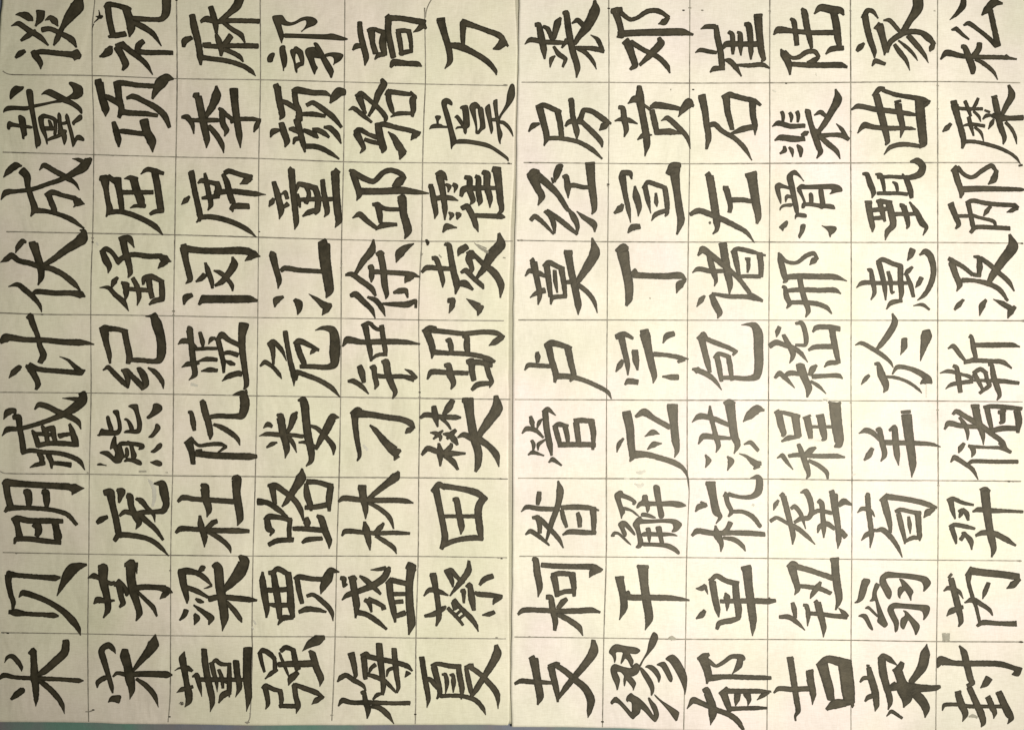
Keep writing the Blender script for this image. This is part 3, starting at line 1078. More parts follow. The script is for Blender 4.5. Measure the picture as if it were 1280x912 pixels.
560,515,32 580,560,24 585,590,10
580,510,24 610,545,22 640,570,18
665,460,14 662,510,32 620,570,28 570,635,8
625,610,16 638,610,26 640,670,12
560,695,20 600,735,20 636,780,14
590,655,24 620,690,22 670,740,28 700,780,20 712,812,6
585,665,20 600,700,30
605,725,14 628,705,14
622,745,14 645,725,14
655,590,20 670,578,24 680,650,34 690,705,20
695,615,12 710,625,26 770,630,26 830,638,20
785,678,6 798,655,28 825,645,16
718,580,14 745,550,28 785,535,26
732,730,8 765,725,24 792,715,20
@420,780,5.614
梅 4 8
88,205,20 132,195,22
112,205,46 130,280,40 140,350,30 130,378,14
14,395,12 40,365,36 75,350,34 130,385,36 190,420,30 214,458,10
180,475,24 200,465,26 212,540,38 228,590,40 222,652,10
20,565,10 50,525,40 110,540,32 240,540,34 380,545,28 520,545,30
330,480,14 295,485,30 262,520,14
240,570,20 300,575,36 360,620,40 410,692,6
180,215,28 215,200,34 235,210,26
198,225,42 205,300,40 210,375,30
215,215,38 300,235,36 400,255,36 500,285,36 538,320,14
485,365,6 510,330,40
225,345,26 290,365,34 350,395,34 425,470,16
305,130,44 312,220,48 325,330,40 335,430,36 328,485,24
410,165,36 418,260,40 430,360,36 440,430,30 430,472,16
280,275,30 250,300,26 235,335,14
400,300,26 370,315,26 358,360,10
夏 5 8
588,232,24 620,230,24
606,235,38 618,320,38 635,420,38 650,510,34 640,578,6
625,385,26 660,378,34 700,420,34 735,460,28
675,290,34 710,270,30 800,285,34 875,290,34
690,295,44 712,380,42 730,470,36 710,515,14
860,285,36 870,360,40 885,440,38 880,518,10
745,345,16 768,345,28 780,400,32 770,480,8
800,350,16 822,345,24 826,400,34 824,470,10
735,495,28 820,492,28 900,498,30 980,525,34 1030,580,32 1052,628,6
905,295,22 945,285,36 965,280,26
915,300,28 930,380,36 945,450,34 955,505,14
940,290,36 1010,340,34 1070,400,40 1130,480,42 1138,585,6
1125,140,28 1130,200,62 1090,280,50 1040,360,40 990,440,40 950,500,24
@642,0,4
裘 6 0
55,228,5 85,205,26 150,215,24 220,218,24 270,220,14
108,130,20 125,130,26 138,190,34 150,250,32 155,300,10
148,138,16 170,150,24 192,200,24 
235,95,14 220,120,36 200,195,24 190,205,10
182,342,6 190,300,24 208,284,8
200,238,14 225,275,24 258,300,22 245,340,12
268,205,26 240,245,10
245,72,14 262,70,30 275,160,32 295,260,32 318,340,30 314,393,8
292,122,10 320,108,26 350,135,26
405,8,14 405,60,50 365,140,44 325,190,28 305,225,20
310,245,20 355,245,20 410,250,26 450,262,20
385,180,6 420,205,22 445,262,22
320,250,16 360,270,22 395,310,20 414,352,5
邓 7 0
488,62,26 515,60,36 540,55,28
510,70,34 530,130,30 540,185,28 515,190,10
535,70,24 580,102,22 615,95,20 670,62,24 720,60,26 775,92,18
775,92,16 750,115,34 722,125,6
525,175,32 640,168,32 760,166,36 840,165,36 895,178,12
548,225,20 575,205,26
570,220,44 590,280,34 605,330,32 582,352,14
585,215,26 650,255,24 720,290,26 765,335,26 780,370,8
725,195,20 735,220,38 690,270,34 630,330,16
房 6 1
75,662,8 98,632,28 128,622,14
112,538,14 150,530,26 200,550,26 235,565,22
130,545,36 150,620,32 165,690,30 152,732,8
218,555,30 232,620,28 240,690,26
160,695,22 230,695,22 320,712,22 390,750,24 442,797,10
275,505,16 288,505,28 295,580,26 315,660,30 315,700,8
258,635,12 280,612,26 325,612,24
325,620,30 340,580,26 350,555,24 390,560,26 450,600,30 486,622,12
340,612,24 400,670,28 435,710,26 442,740,8
428,655,8 450,635,36 475,615,20
贲 7 1
505,608,8 535,600,20 575,605,26 618,622,8
525,540,20 545,545,26 552,600,30 562,650,26 552,688,8
570,522,6 605,500,36 640,505,26
628,435,24 630,490,42 640,560,34 655,640,34 665,720,34 655,785,6
618,702,8 650,680,28 690,678,8
645,525,14 680,550,16
685,540,20 710,530,34 790,540,28 828,548,20
690,555,26 705,620,30 715,668,24
822,588,6 850,545,36 875,520,50 898,535,14
705,665,26 780,662,32 838,672,10
735,608,5 768,595,26 820,640,28 865,690,22 882,748,5
@642,196,4
经 6 2
75,100,26 100,80,36 128,75,14
95,95,56 120,160,36 140,200,34 122,245,8
115,95,40 170,140,34 220,190,28 262,255,24 272,270,18
205,130,10 215,90,34 230,55,36 245,45,14
190,108,10 198,135,10
245,105,16 262,100,26 270,155,32 272,210,6
270,150,20 300,145,24 350,155,22 385,155,20
358,38,14 404,34,14
382,45,44 388,130,38 400,220,34 402,265,26 390,290,8
85,320,20 105,300,26 140,325,22 200,388,12
205,385,10 200,340,26 185,300,26 155,275,16
165,275,26 220,310,26 270,350,26 318,390,14
315,388,12 318,345,24 300,305,32 275,265,16
315,275,6 350,305,24 400,340,34 405,378,8
宣 7 2
502,285,12 530,262,34 545,240,16
530,105,14 545,85,30 580,85,28 590,115,8
542,100,36 555,180,26 572,260,24 584,332,5
605,150,12 612,200,36 625,250,30 622,300,6
645,160,14 670,130,24 720,145,24 760,158,20
655,150,26 668,210,26 685,286,5
755,160,26 765,230,26 765,285,20 755,300,8
688,322,6 710,290,24 770,268,22
710,185,14 712,230,22 715,252,6
770,90,26 790,45,26 830,45,26
802,60,56 805,100,44 815,180,34 828,270,36 835,320,36 815,390,10
570,382,8 595,355,34 630,350,26
莫 6 3
58,598,8 80,572,24 130,585,26 160,600,16
85,525,16 100,515,22
100,530,36 118,620,28 130,690,26 122,740,8
82,705,6 110,685,22 155,668,28
150,550,20 175,530,26 230,555,24 250,560,18
165,545,30 175,620,28 185,700,22
238,560,30 250,630,26 258,700,20
205,570,20 208,620,22 218,680,10
185,738,10 195,705,24 262,698,20
255,480,24 292,480,22
272,485,38 285,560,34 305,650,34 322,740,34 322,790,6
265,628,20 300,625,24
392,408,10 405,480,50 375,540,44 330,610,30 315,635,16
320,640,24 360,670,24 400,720,22 418,782,5
丁 7 3
518,475,30 550,455,40 570,460,20
545,480,58 560,560,44 575,640,42 575,710,36 562,745,14
590,590,26 610,570,26 
600,592,30 680,596,28 760,598,30 830,595,34 862,615,10
812,684,5 830,640,40 858,618,14
@642,390,4
卢 6 4
55,290,8 75,265,24 130,268,22 190,270,20
118,200,16 120,220,28 120,250,18
158,170,24 190,155,32 270,175,24 288,180,16
175,175,34 190,240,30 210,310,30 205,350,14
270,180,34 285,250,30 300,320,26 282,345,12
205,320,30 280,322,26 350,340,22 430,375,22 470,400,20 488,432,6
宗 7 4
510,298,8 530,265,28 545,240,18
512,125,26 550,110,26 595,132,16
535,115,34 552,190,28 568,260,26 570,315,8
592,195,14 618,195,14
604,195,32 610,240,32 618,290,10
635,100,20 670,100,32
655,110,50 672,190,38 690,270,34 702,320,28 696,355,6
700,210,24 760,215,20 820,225,24 872,235,8
820,250,14 850,235,22
745,155,8 765,120,30 800,108,26
742,322,10 790,325,28 820,325,28
555,362,10 575,345,30 620,350,26
管 6 5
42,605,8 65,582,24 110,590,22 148,625,12
85,520,16 92,550,26 100,585,10
118,580,8 128,550,20 145,532,8
72,712,8 95,700,22 152,716,8
90,640,16 100,660,20 98,692,10
122,690,6 125,660,20 160,635,10
148,500,20 170,485,26 210,515,6
158,500,30 165,580,30 180,660,30 190,715,12
175,750,8 195,735,24 240,765,10
200,575,20 225,560,26 270,570,20
208,575,26 220,620,26 235,670,22
258,575,26 268,620,24 272,660,16
225,662,26 310,660,26 405,662,26
305,545,26 330,540,26 400,545,24
312,550,30 318,600,28 325,650,26
388,548,32 398,600,28 395,685,14
应 7 5
515,700,5 525,660,22 548,630,12
545,505,16 582,498,16
565,510,44 580,580,40 585,650,36 592,720,30 580,745,8
595,710,40 660,710,28 740,730,26 810,755,28 850,785,20 870,830,8 876,885,4
608,522,14 650,500,38 700,530,26 780,575,26
655,620,6 695,600,30 728,608,6
668,684,8 700,660,30 740,655,6
768,468,20 816,468,20
792,475,52 800,560,38 808,640,38 815,690,24 802,726,5
@642,585,4
昝 6 6
38,215,6 65,192,22 130,200,24 210,202,22
128,118,22 125,150,26 120,180,18
222,62,10 232,110,36 222,180,28 190,270,26 160,370,10
95,245,16 120,245,28 130,285,24 130,320,20
130,250,26 180,300,24 225,350,22 248,395,8
60,328,10 85,312,24 130,340,22 178,382,10
240,205,20 250,250,24 265,292,16
240,195,24 300,192,26 370,195,26 425,208,10
395,195,32 400,260,28 398,325,18
245,330,10 280,315,26 350,318,26 410,320,20
320,222,20 328,250,26 330,290,20
柯 6 7
22,725,14 50,705,26 130,705,24 230,710,26 330,708,28 390,705,28 432,716,12
165,640,24 185,640,26 195,700,32 208,760,28 205,805,16
265,650,20 245,665,30 222,695,22
220,725,24 270,750,28 325,790,28 345,832,6
95,450,20 110,455,30 118,520,34 130,590,30 122,640,6
140,480,24 200,485,26 300,488,26 400,490,30 445,504,10
378,542,6 395,515,36 435,505,20
190,530,20 230,522,26 305,528,24
200,535,34 210,580,30 218,635,24
292,530,34 300,580,28 302,635,16
215,625,24 260,612,24 305,610,24
干 7 7
508,545,16 550,542,16
528,548,40 545,630,34 550,690,36 528,753,6
560,620,40 575,640,30 680,642,28 780,645,28 830,650,22 876,656,10
618,488,18 672,490,18
645,495,50 652,580,40 665,670,42 675,745,40 656,805,5
@642,780,5.614
支 6 8
8,410,20 50,390,34 130,395,36 200,398,30 270,402,24
110,235,20 145,225,36
142,240,62 158,330,52 175,430,52 185,500,50 168,555,14
245,285,20 300,265,24 320,270,20
262,290,50 280,370,44 300,450,40 310,535,16
290,275,36 360,320,40 430,380,44 500,440,50 540,520,56 530,600,36 520,648,5
558,105,30 560,180,64 510,260,52 440,345,44 370,430,40 310,515,20
@850,0,4
崔 8 0
102,150,6 130,138,24 175,138,26
178,135,24 185,190,30 200,260,30 208,330,30 215,352,14
75,268,6 100,255,22 140,262,22 180,268,18
148,366,8 170,348,26 220,345,22
210,248,12 232,225,32 300,225,26 400,225,28
242,165,20 258,175,24 262,230,26 262,275,14
285,165,14 298,175,26 300,230,28 302,282,8
322,125,20 340,130,32 350,200,30 352,260,26 352,302,10
370,85,20 405,85,26
388,95,40 395,180,34 405,260,32 415,300,24 405,312,10
220,305,12 245,310,28 275,340,26 305,386,8
285,330,14 340,332,22 410,328,24 445,345,10
陆 9 0
465,178,8 490,155,36 560,160,24 650,168,24 720,168,26 780,168,26
550,98,14 565,110,26 575,170,26 582,230,24
605,48,14 618,65,32 630,130,32 645,195,28 655,245,16
668,75,8 700,45,36 760,55,40 800,60,34 815,82,10
765,70,36 778,130,36 785,190,34 795,245,24
725,275,8 755,250,28 812,245,24
502,250,10 515,275,34 540,320,34 548,378,10
520,265,24 555,292,18 590,290,22 630,265,24 670,262,24 692,290,18
690,290,20 665,308,28 632,315,10
560,325,24 640,330,26 720,330,28 800,330,30 832,340,14
石 8 1
92,492,22 122,485,24
108,490,38 122,560,32 130,620,30 140,690,30 130,748,14
145,630,24 170,625,26 210,660,24 270,695,24 320,745,24 356,805,6
210,492,20 245,475,24 260,480,26
228,485,36 235,560,30 248,610,28 258,650,22
250,480,28 310,495,26 370,510,26 400,530,14
360,515,34 362,580,30 372,630,28 372,680,6
255,672,14 310,650,30 380,635,26
裴 9 1
458,636,6 490,620,28 550,635,24 620,632,22
470,706,8 500,692,30 560,698,32 620,698,22
505,562,18 512,580,20 512,608,14
545,568,18 554,585,20 552,615,10
582,562,20 588,580,20 585,615,12
518,735,14 520,755,24 496,772,10
542,740,12 555,755,22 560,788,6
582,728,12 598,750,28 600,788,12
605,680,16 625,670,26 640,662,10
625,558,20 640,560,20
635,560,30 650,620,26 670,680,32 690,740,30 700,762,26 680,795,8
668,580,8 700,565,24 732,590,18
775,450,10 785,500,42 755,560,32 720,620,28 685,668,20
665,655,20 695,668,34
690,685,28 750,678,20 800,680,24 840,700,20
778,622,6 805,650,20 835,700,20
700,690,24 740,725,28 780,760,24 797,798,6
@850,196,4
左 8 2
50,290,20 90,272,28 150,290,28 220,320,28 280,350,26 330,380,22 370,432,5
128,98,18 148,85,22
146,100,38 160,180,38 172,260,38 182,330,34 182,365,20 162,388,8
215,160,26 238,160,22
230,165,30 242,210,28 250,250,24 245,280,20
260,218,26 310,218,24 355,225,22
328,100,26 378,85,24
355,95,50 365,160,44 378,240,40 388,300,32 382,335,14
145,330,12 150,332,12
诸 8 3
88,495,10 112,465,36 150,490,30 200,530,28 260,580,24 300,620,22 345,680,22
140,480,24 155,540,30 170,590,28 178,620,20 170,648,6
60,580,6 90,562,24 150,572,24 215,572,20
195,445,22 230,440,24
213,445,38 225,520,38 238,590,36 248,640,30 245,685,8
255,480,14 280,462,22 340,472,24 425,495,10
268,475,30 280,530,28 292,590,18
395,485,30 402,540,28 402,600,22
290,600,18 340,598,20 400,600,20
325,512,16 348,512,14
338,515,20 340,550,20 335,580,10
82,750,6 105,715,28 122,695,12
155,690,26 175,740,34 195,780,32 186,808,6
160,685,16 240,698,22 320,700,22 370,705,30 410,720,16
345,680,12 370,700,24
邢 9 3
490,480,10 500,520,30 515,580,30 525,620,24 512,630,8
495,490,18 530,525,18 580,530,18 630,495,22 665,485,22 685,510,12
685,505,16 665,520,32 645,542,6
515,605,26 590,598,28 690,600,28 770,602,28 830,622,6
510,650,16 522,655,20 530,700,28 545,735,24 530,758,8
535,670,20 600,665,24 690,668,24 770,668,26 800,685,8
540,730,20 600,728,22 680,735,24 730,755,22 755,785,8
595,605,26 605,660,26 622,720,28 638,770,24 625,802,8
@850,390,4
包 8 4
60,285,12 85,290,26 140,315,26 175,345,20 206,388,6
88,135,18 115,110,26 130,130,20
105,130,34 120,190,30 135,250,30 148,300,18
75,300,20 95,280,20
120,130,24 180,155,24 240,178,22 282,200,20
280,195,18 262,215,12
170,230,18 190,208,20 240,222,22
182,220,26 195,280,28 205,345,18
240,220,26 250,280,26 258,340,18
205,328,20 270,328,22 330,332,24 380,320,36 392,260,42 390,180,44 388,110,46 370,70,36 340,62,16 304,65,4
嵇 9 4
480,125,6 485,100,24 495,75,20
445,170,24 480,152,28 520,165,24 560,178,24 600,205,22 635,250,6
515,115,20 530,145,24 560,200,30 560,225,22 545,255,6
575,58,14 605,55,22 620,90,24 628,140,24 622,165,18 575,165,14
660,100,10 680,78,26 740,75,24 795,85,26
755,80,30 765,140,30 778,200,28 790,255,20
640,190,14 670,175,24 770,172,26
718,275,8 740,255,24 785,252,22
472,328,14 495,305,26 530,335,22 570,378,6
508,330,12 545,305,26 600,310,20
580,270,20 600,265,22 615,270,20
600,275,44 620,330,36 640,380,34 632,425,10
680,265,14 660,285,32 645,315,20
660,322,24 730,318,20 790,318,24 810,332,8
650,345,14 690,370,18 728,408,5
洪 8 5
58,550,5 95,520,30 160,530,26 240,562,22
148,468,10 150,510,24 165,570,22 180,630,26 190,665,24 178,700,6
90,658,8 115,620,30 180,625,24 250,630,16
220,458,20 245,448,28 270,458,20
248,465,48 258,540,40 270,620,38 285,660,30 268,706,6
418,490,12 385,485,44 345,515,40 312,548,5
125,712,10 140,740,28 125,775,6
235,720,10 252,742,34 235,790,6
318,660,8 350,650,22 388,690,18
292,705,5 330,720,16 375,755,34 402,755,20
365,782,10 390,765,24
程 9 5
472,505,16 492,492,18
490,505,34 502,560,34 515,605,28 508,620,14
500,498,18 550,510,22 595,520,18
572,515,38 580,570,36 588,622,34
505,645,10 540,628,26 595,622,14
612,530,12 650,515,12
632,530,34 642,580,32 650,628,24
678,520,14 715,512,12
700,525,38 710,580,36 718,630,26 705,640,10
650,572,16 755,572,16
740,448,14 770,462,16 800,452,14
770,462,56 780,560,52 790,630,48 788,660,38 768,672,10
482,728,6 508,715,24 530,745,20 562,785,6
540,718,18 580,712,22 680,718,22 780,718,24 820,724,10
590,660,20 605,700,26 630,770,30 640,810,20 628,832,6
675,675,14 650,690,30 625,710,24
640,740,18 690,765,22 730,800,22 735,832,10
730,440,10 715,438,8
@850,585,4
杭 8 6
75,215,8 95,190,28 125,182,24 102,165,10
130,75,22 172,75,22
152,80,44 165,150,36 180,215,38 200,240,20 178,275,6
218,140,16 232,125,26
228,135,24 235,170,24 255,215,22 240,240,10
240,128,22 300,142,18 355,140,24 388,115,36 395,60,34 385,42,26 350,48,6
255,215,18 310,215,20 360,240,24 400,290,20
58,335,14 85,312,28 160,322,26 250,320,24 340,322,26 420,328,24
175,285,10 185,330,40 205,375,24 202,415,6
250,270,26 235,300,24 215,318,20
215,345,16 270,355,24 310,385,22 325,412,6
龚 9 6
465,208,6 475,180,22 490,158,14
500,140,20 515,125,20
515,140,28 530,200,28 548,270,26 562,330,26 560,378,8
450,262,20 480,245,18 530,270,18 580,295,24 630,335,22 672,378,6
552,200,16 570,188,22 600,225,22 625,300,6
570,268,16 600,250,24 640,245,24 655,210,26 645,150,28 625,115,30 600,120,8
655,225,24 690,210,20 755,222,20
690,160,24 705,175,26 710,230,24 715,290,26 715,345,8
685,320,8 695,290,24 730,275,26 770,300,20
750,125,30 765,120,30
765,130,40 772,200,34 785,280,28 790,350,28 785,400,5
790,185,20 815,165,34 855,180,12
800,310,26 825,340,26
单 8 7
78,598,6 105,598,26 125,585,24
125,580,10 130,605,14 138,628,4
78,748,8 105,730,30 122,708,20
148,560,20 180,535,24 230,560,26 290,575,26
160,565,34 172,640,32 185,700,30 192,740,8
275,570,32 280,640,34 290,700,34 290,745,26
182,800,16 195,770,26 250,758,28 295,745,20
225,620,10 232,640,34 235,680,20 232,710,6
200,662,20 280,660,24 380,660,28 440,662,28 475,658,18
308,500,24 352,490,22
332,495,46 340,580,40 352,670,40 362,750,38 362,790,26 360,835,5
钮 9 7
535,490,16 560,475,30 580,480,24
555,490,40 572,550,34 585,600,28 570,630,6
575,488,28 640,505,26 700,525,26 760,545,28
590,585,20 640,590,22 700,600,24 750,622,20
700,565,14 685,590,30 660,625,22 648,648,6
750,455,20 788,452,20
770,455,38 775,530,38 785,600,38 792,650,32 775,705,8
560,670,20 568,700,26 575,745,16
495,740,18 540,740,26 580,765,22 622,806,6
615,680,16 630,685,22 638,730,24 635,785,6
650,722,20 700,725,22 770,735,22 830,738,26
790,695,6 815,720,24 830,738,26
670,670,16 685,660,20
685,670,34 700,730,32 715,790,28 714,842,5
@850,780,5.614
郁 8 8
120,235,20 165,215,40 200,205,24
160,230,70 180,290,56 195,350,50 185,408,14
195,250,34 250,285,22 300,260,28 360,220,30 430,225,40 450,240,20
420,225,40 410,280,46 360,345,5
200,370,44 320,360,34 450,365,34 580,368,32 635,370,26
45,585,6 90,525,44 160,550,36 250,590,36 340,625,38 400,670,40 440,730,24
160,460,30 185,450,40 195,490,52 220,560,56 225,620,56 210,700,5
275,480,24 330,440,30
300,470,50 325,540,44 345,600,34
320,460,36 420,462,34 540,462,34 635,465,14
535,525,6 580,490,34 620,470,20
345,585,34 430,582,30 520,580,30 608,580,18
400,485,44 395,520,40 385,565,8
465,480,50 480,520,34 472,565,6
吉 9 8
750,240,30 790,230,24
770,240,44 785,330,44 800,430,42 815,530,40 825,600,36 805,640,18 808,670,12
655,475,12 690,445,34 780,450,36 900,445,36
885,330,24 930,320,24
905,330,50 915,410,50 930,480,44 925,560,6
960,285,30 1030,240,50 1110,255,60 1190,265,44
995,280,74 1020,370,64 1040,440,64 1055,520,50
1150,260,94 1165,360,90 1175,450,90 1185,545,74
1025,590,24 1080,555,66 1160,545,50
1200,560,44 1215,555,20
@1052,0,4
家 10 0
72,260,18 90,240,30 108,222,14
100,95,18 125,60,26 150,62,22 178,98,8
112,80,32 122,140,32 140,210,30 158,260,26 160,295,8
148,335,8 165,310,26 212,325,18
205,108,10 235,108,22 270,145,22 292,168,18
165,150,20 185,120,14
185,135,40 200,190,32 212,240,30 210,282,8
220,265,20 240,215,26 280,185,28 330,165,26 390,168,26 430,195,34 458,225,20
455,225,20 445,245,28 436,262,8
375,-10,50 375,45,50 335,110,32 300,170,30
260,228,20 290,270,26 320,310,20 337,358,4
280,208,10 320,240,18 355,275,16 376,308,6
330,185,28 375,235,28 410,280,20 430,320,4
松 11 0
535,106,4 570,75,20 600,35,32 605,0,26
545,155,10 570,148,22
570,150,22 600,178,18 632,202,10
605,132,10 630,122,24 680,155,20 730,195,22 770,235,26
775,235,34 765,180,28 750,110,28 738,55,26
695,82,8 720,55,34 755,20,40 800,22,12
755,0,20 770,10,30
490,302,8 520,270,32 600,285,24 700,290,22 800,292,22 870,300,10
815,295,24 825,285,24
595,238,20 610,240,26 630,290,34 650,345,34 650,372,20
685,222,26 680,250,28 655,285,28
665,300,18 710,325,22 755,365,18 775,402,6
曲 10 1
155,485,20 185,450,26 210,450,22
170,480,34 190,560,36 210,640,34 225,710,26 215,730,8
200,455,20 270,478,22 340,490,24 400,500,26 438,512,12
430,515,20 405,535,20
385,505,44 390,580,46 398,660,42 402,720,40 385,744,8
45,552,10 80,535,26 160,550,26 250,560,26 330,572,24 370,578,14
75,670,6 110,630,32 160,640,24 250,645,24 340,645,18 366,650,8
262,515,14 292,508,14
278,525,34 288,580,32 300,640,28 290,692,6
208,776,6 240,740,22 300,725,24 380,732,20
糜 11 1
500,662,8 520,645,26 542,622,16
545,520,24 570,515,24
560,530,38 575,590,30 595,660,30 605,710,26 598,745,12
598,712,20 660,712,18 740,730,20 810,755,18 865,790,16 888,822,6
880,832,10 898,828,10
575,545,18 620,548,18 700,548,16
612,510,18 628,550,20 640,585,14
678,495,14 665,525,18 650,550,14
655,560,14 680,585,16 690,612,6
595,635,8 640,625,18 710,634,18
630,590,20 640,630,22 655,682,10
660,640,14 690,665,16 705,708,6
700,600,8 720,582,20 745,580,14
710,555,12 735,565,12
728,650,6 745,620,22 755,600,12
745,492,14 772,485,14
760,500,30 775,570,32 790,640,30 808,690,24 802,725,8
750,580,24 790,592,36 830,595,24 900,592,26
830,430,14 845,480,36 820,530,28 790,590,18
815,615,18 845,650,18 862,685,16 870,725,5
@1052,196,4
甄 10 2
102,88,14 122,90,24 140,140,30 155,180,26 148,208,8
165,90,10 190,95,24 205,140,20 210,180,14
175,105,18 240,102,18 300,105,20 345,105,26 390,85,34 400,50,34 375,25,34 340,28,12
175,185,18 210,185,20 280,185,18 325,190,18
300,88,10 325,130,28 340,175,28 345,208,20
250,128,10 268,140,20 275,175,14
115,232,20 145,230,20
130,240,32 140,300,30 150,350,26 150,378,8
140,270,20 190,265,24 230,262,20
155,310,20 210,305,22
170,225,14 190,225,26 245,232,20
185,225,26 200,280,26 212,325,14
232,235,32 248,300,34 252,345,30 225,375,26 214,418,6
240,290,22 300,288,20 370,288,18
290,245,22 310,245,14
305,250,30 320,300,28 328,345,20 320,362,8
335,228,10 370,280,28 400,335,32 420,355,20 402,395,6
邴 11 2
545,75,14 572,55,26
560,65,30 575,120,30 595,180,28 590,208,12
575,55,22 610,92,20 650,105,20 700,70,22 745,48,24 772,80,16
770,70,20 755,115,34 728,140,8
595,165,30 690,162,28 800,164,24 890,166,20 912,168,8
530,245,14 555,235,18
545,250,30 565,300,28 580,340,24 565,362,10
570,298,18 620,298,18 655,298,16
620,235,20 650,222,22 720,235,22 800,242,22 860,245,22 880,255,10
820,280,6 845,270,22 875,258,18
628,235,24 640,290,22 650,340,24 655,370,16
640,380,18 665,355,22 740,355,22 835,360,22
650,295,18 700,310,16 755,325,20 768,355,10
705,298,8 720,275,24 740,250,16
惠 10 3
70,655,6 100,632,24 180,632,20 260,632,20 345,632,18
128,568,18 142,566,18 150,620,26 160,680,20 142,715,8
172,530,18 200,515,24 250,535,24 295,548,22
182,530,28 200,600,26 212,660,24 216,718,8
290,545,28 290,620,28 295,680,26 290,715,14
220,762,8 245,730,24 298,720,18
228,575,18 240,620,22 245,680,14
260,675,10 245,685,10
310,592,12 330,570,24 350,552,14
320,590,16 340,640,24 355,700,18
325,520,8 342,490,30 350,465,32
385,492,10 415,475,30 440,500,32 455,570,28 440,640,26 410,690,22 375,718,6
365,655,6 380,635,24 395,605,24
355,745,6 400,740,18 435,764,12
汲 11 3
530,510,20 550,520,24
545,530,34 565,590,30 585,640,30 570,674,6
545,520,24 600,550,22 650,590,20
655,500,12 680,505,22 685,550,30 680,600,18
655,590,20 690,595,18
690,508,22 735,540,24 780,580,24 830,625,24 858,672,8
835,390,14 850,450,54 800,520,44 755,585,36 730,630,24
600,618,24 660,620,20 740,640,26 790,670,24 825,720,14
560,765,12 580,742,26 605,715,14
685,795,6 698,745,32 718,715,14
752,712,5 800,735,26 850,765,28
825,808,6 840,775,32 862,750,20
@1052,390,4
於 10 4
65,165,6 95,155,20 145,180,22 200,215,22 240,250,16 255,278,5
250,8,10 262,50,32 235,105,32 195,160,26 168,190,14
290,215,4 308,175,30 310,135,30
390,245,5 405,180,30 420,120,54 420,95,40
95,362,6 115,335,22 135,315,16
162,260,14 180,258,20 195,310,38 215,355,36 218,380,26 206,402,6
215,322,14 270,328,16 330,350,16 380,385,14 398,405,5
250,310,8 275,275,22 330,280,22 390,305,28 430,335,34 448,355,10
390,358,8 410,345,30 440,345,24
靳 11 4
528,182,8 555,170,24 590,215,22 620,250,12
635,120,20 645,125,20 655,180,26 665,230,20 640,240,18
660,165,22 740,165,26 850,165,24 885,174,8
610,250,20 660,242,22 740,245,22 800,250,24 845,280,10
488,305,6 530,295,20 600,312,16 640,325,20 650,345,16
515,384,5 545,362,20 600,352,20 650,345,22
555,270,18 570,275,22 580,330,28 590,400,22
655,305,20 690,285,22 720,305,20
660,310,24 680,345,22 705,395,14
715,305,20 725,345,20 735,365,22 685,405,16
660,340,14 720,342,16 790,344,24 880,355,18
730,260,20 745,262,20 755,320,28 775,380,28 785,415,20 772,440,8
羊 10 5
82,605,6 120,590,28 155,605,26 185,640,14
108,738,10 130,715,30 150,680,20
170,590,18 185,585,26 198,650,28 210,710,26 192,744,8
235,590,14 260,575,28 265,640,32 272,710,30 280,764,6
295,500,16 340,496,16
320,515,50 330,600,46 342,690,40 350,760,36 345,825,5
215,650,26 300,652,24 400,655,22 450,660,18 490,672,6
储 11 5
552,510,14 570,495,24 630,530,26 690,565,28 750,610,26 800,650,24 820,690,14
510,585,10 530,555,28 600,568,24 680,572,22
585,525,14 610,560,24 625,600,20 625,638,8
645,470,20 682,468,18
665,480,38 680,550,36 700,610,26 705,662,6
705,475,14 740,470,22 820,475,24 895,482,18
722,480,28 735,540,26 745,580,20
870,490,34 880,540,34 875,600,18
735,595,24 800,580,28 870,580,24
780,500,20 815,490,16
800,500,28 800,545,26 785,555,14
580,702,8 590,680,26 608,655,18
630,665,14 650,680,26 655,700,24 645,724,6
640,670,18 720,675,14 790,678,18 840,698,18
780,655,8 815,680,20 842,700,14
540,748,8 560,725,26 610,755,22 650,785,22 678,835,6
630,755,16 650,744,20 760,746,20 875,746,20
@1052,585,4
荀 10 6
120,125,16 125,130,26 130,200,26 140,280,26 145,330,24 138,395,6
75,220,6 100,200,22 140,210,20 162,240,6
95,358,6 120,330,24 165,305,16
165,310,14 200,305,26 240,340,26 275,390,20 298,442,6
188,160,14 225,130,20
205,150,34 220,210,34 235,270,26 240,320,14
220,140,30 300,150,26 380,165,26 430,180,26 470,195,14
405,245,6 425,220,34 455,200,20
265,215,18 290,205,22 340,215,20 390,225,24
280,225,26 295,290,26 312,360,18 310,375,8
375,215,30 380,280,28 385,340,24 385,360,8
310,365,14 350,345,22 385,345,18
330,240,14 335,280,22 338,325,6
羿 11 6
525,160,18 550,150,22 600,170,20 655,182,12
540,160,28 550,210,24 562,250,10
580,215,16 600,205,20 590,230,20 582,245,8
600,205,22 620,225,26 628,258,14
533,290,14 560,280,22 620,290,22 660,300,14
545,295,26 560,340,24 568,375,10
590,355,20 605,330,20 600,318,14
605,320,18 640,360,28 645,405,8
650,215,10 680,205,26 740,210,26 820,212,18 902,216,14
690,110,20 715,100,20 735,115,18
712,115,44 720,190,42 732,280,36 745,350,36 755,400,28 745,442,8
665,335,14 700,320,26 760,325,28 820,355,28 865,384,12
芮 11 7
530,545,14 545,525,14
542,550,30 560,620,32 580,700,32 592,760,26 580,788,8
505,610,8 530,595,22 580,612,20 603,648,6
520,735,6 545,710,30 600,690,20
620,535,20 645,495,20
630,530,30 630,570,20 650,640,20 670,700,18 685,765,16
640,510,36 720,520,34 800,528,34 880,540,34
820,598,6 850,580,34 885,550,20
610,668,8 650,655,30 700,680,22 735,705,20 750,732,8
700,650,6 712,615,24 730,570,22
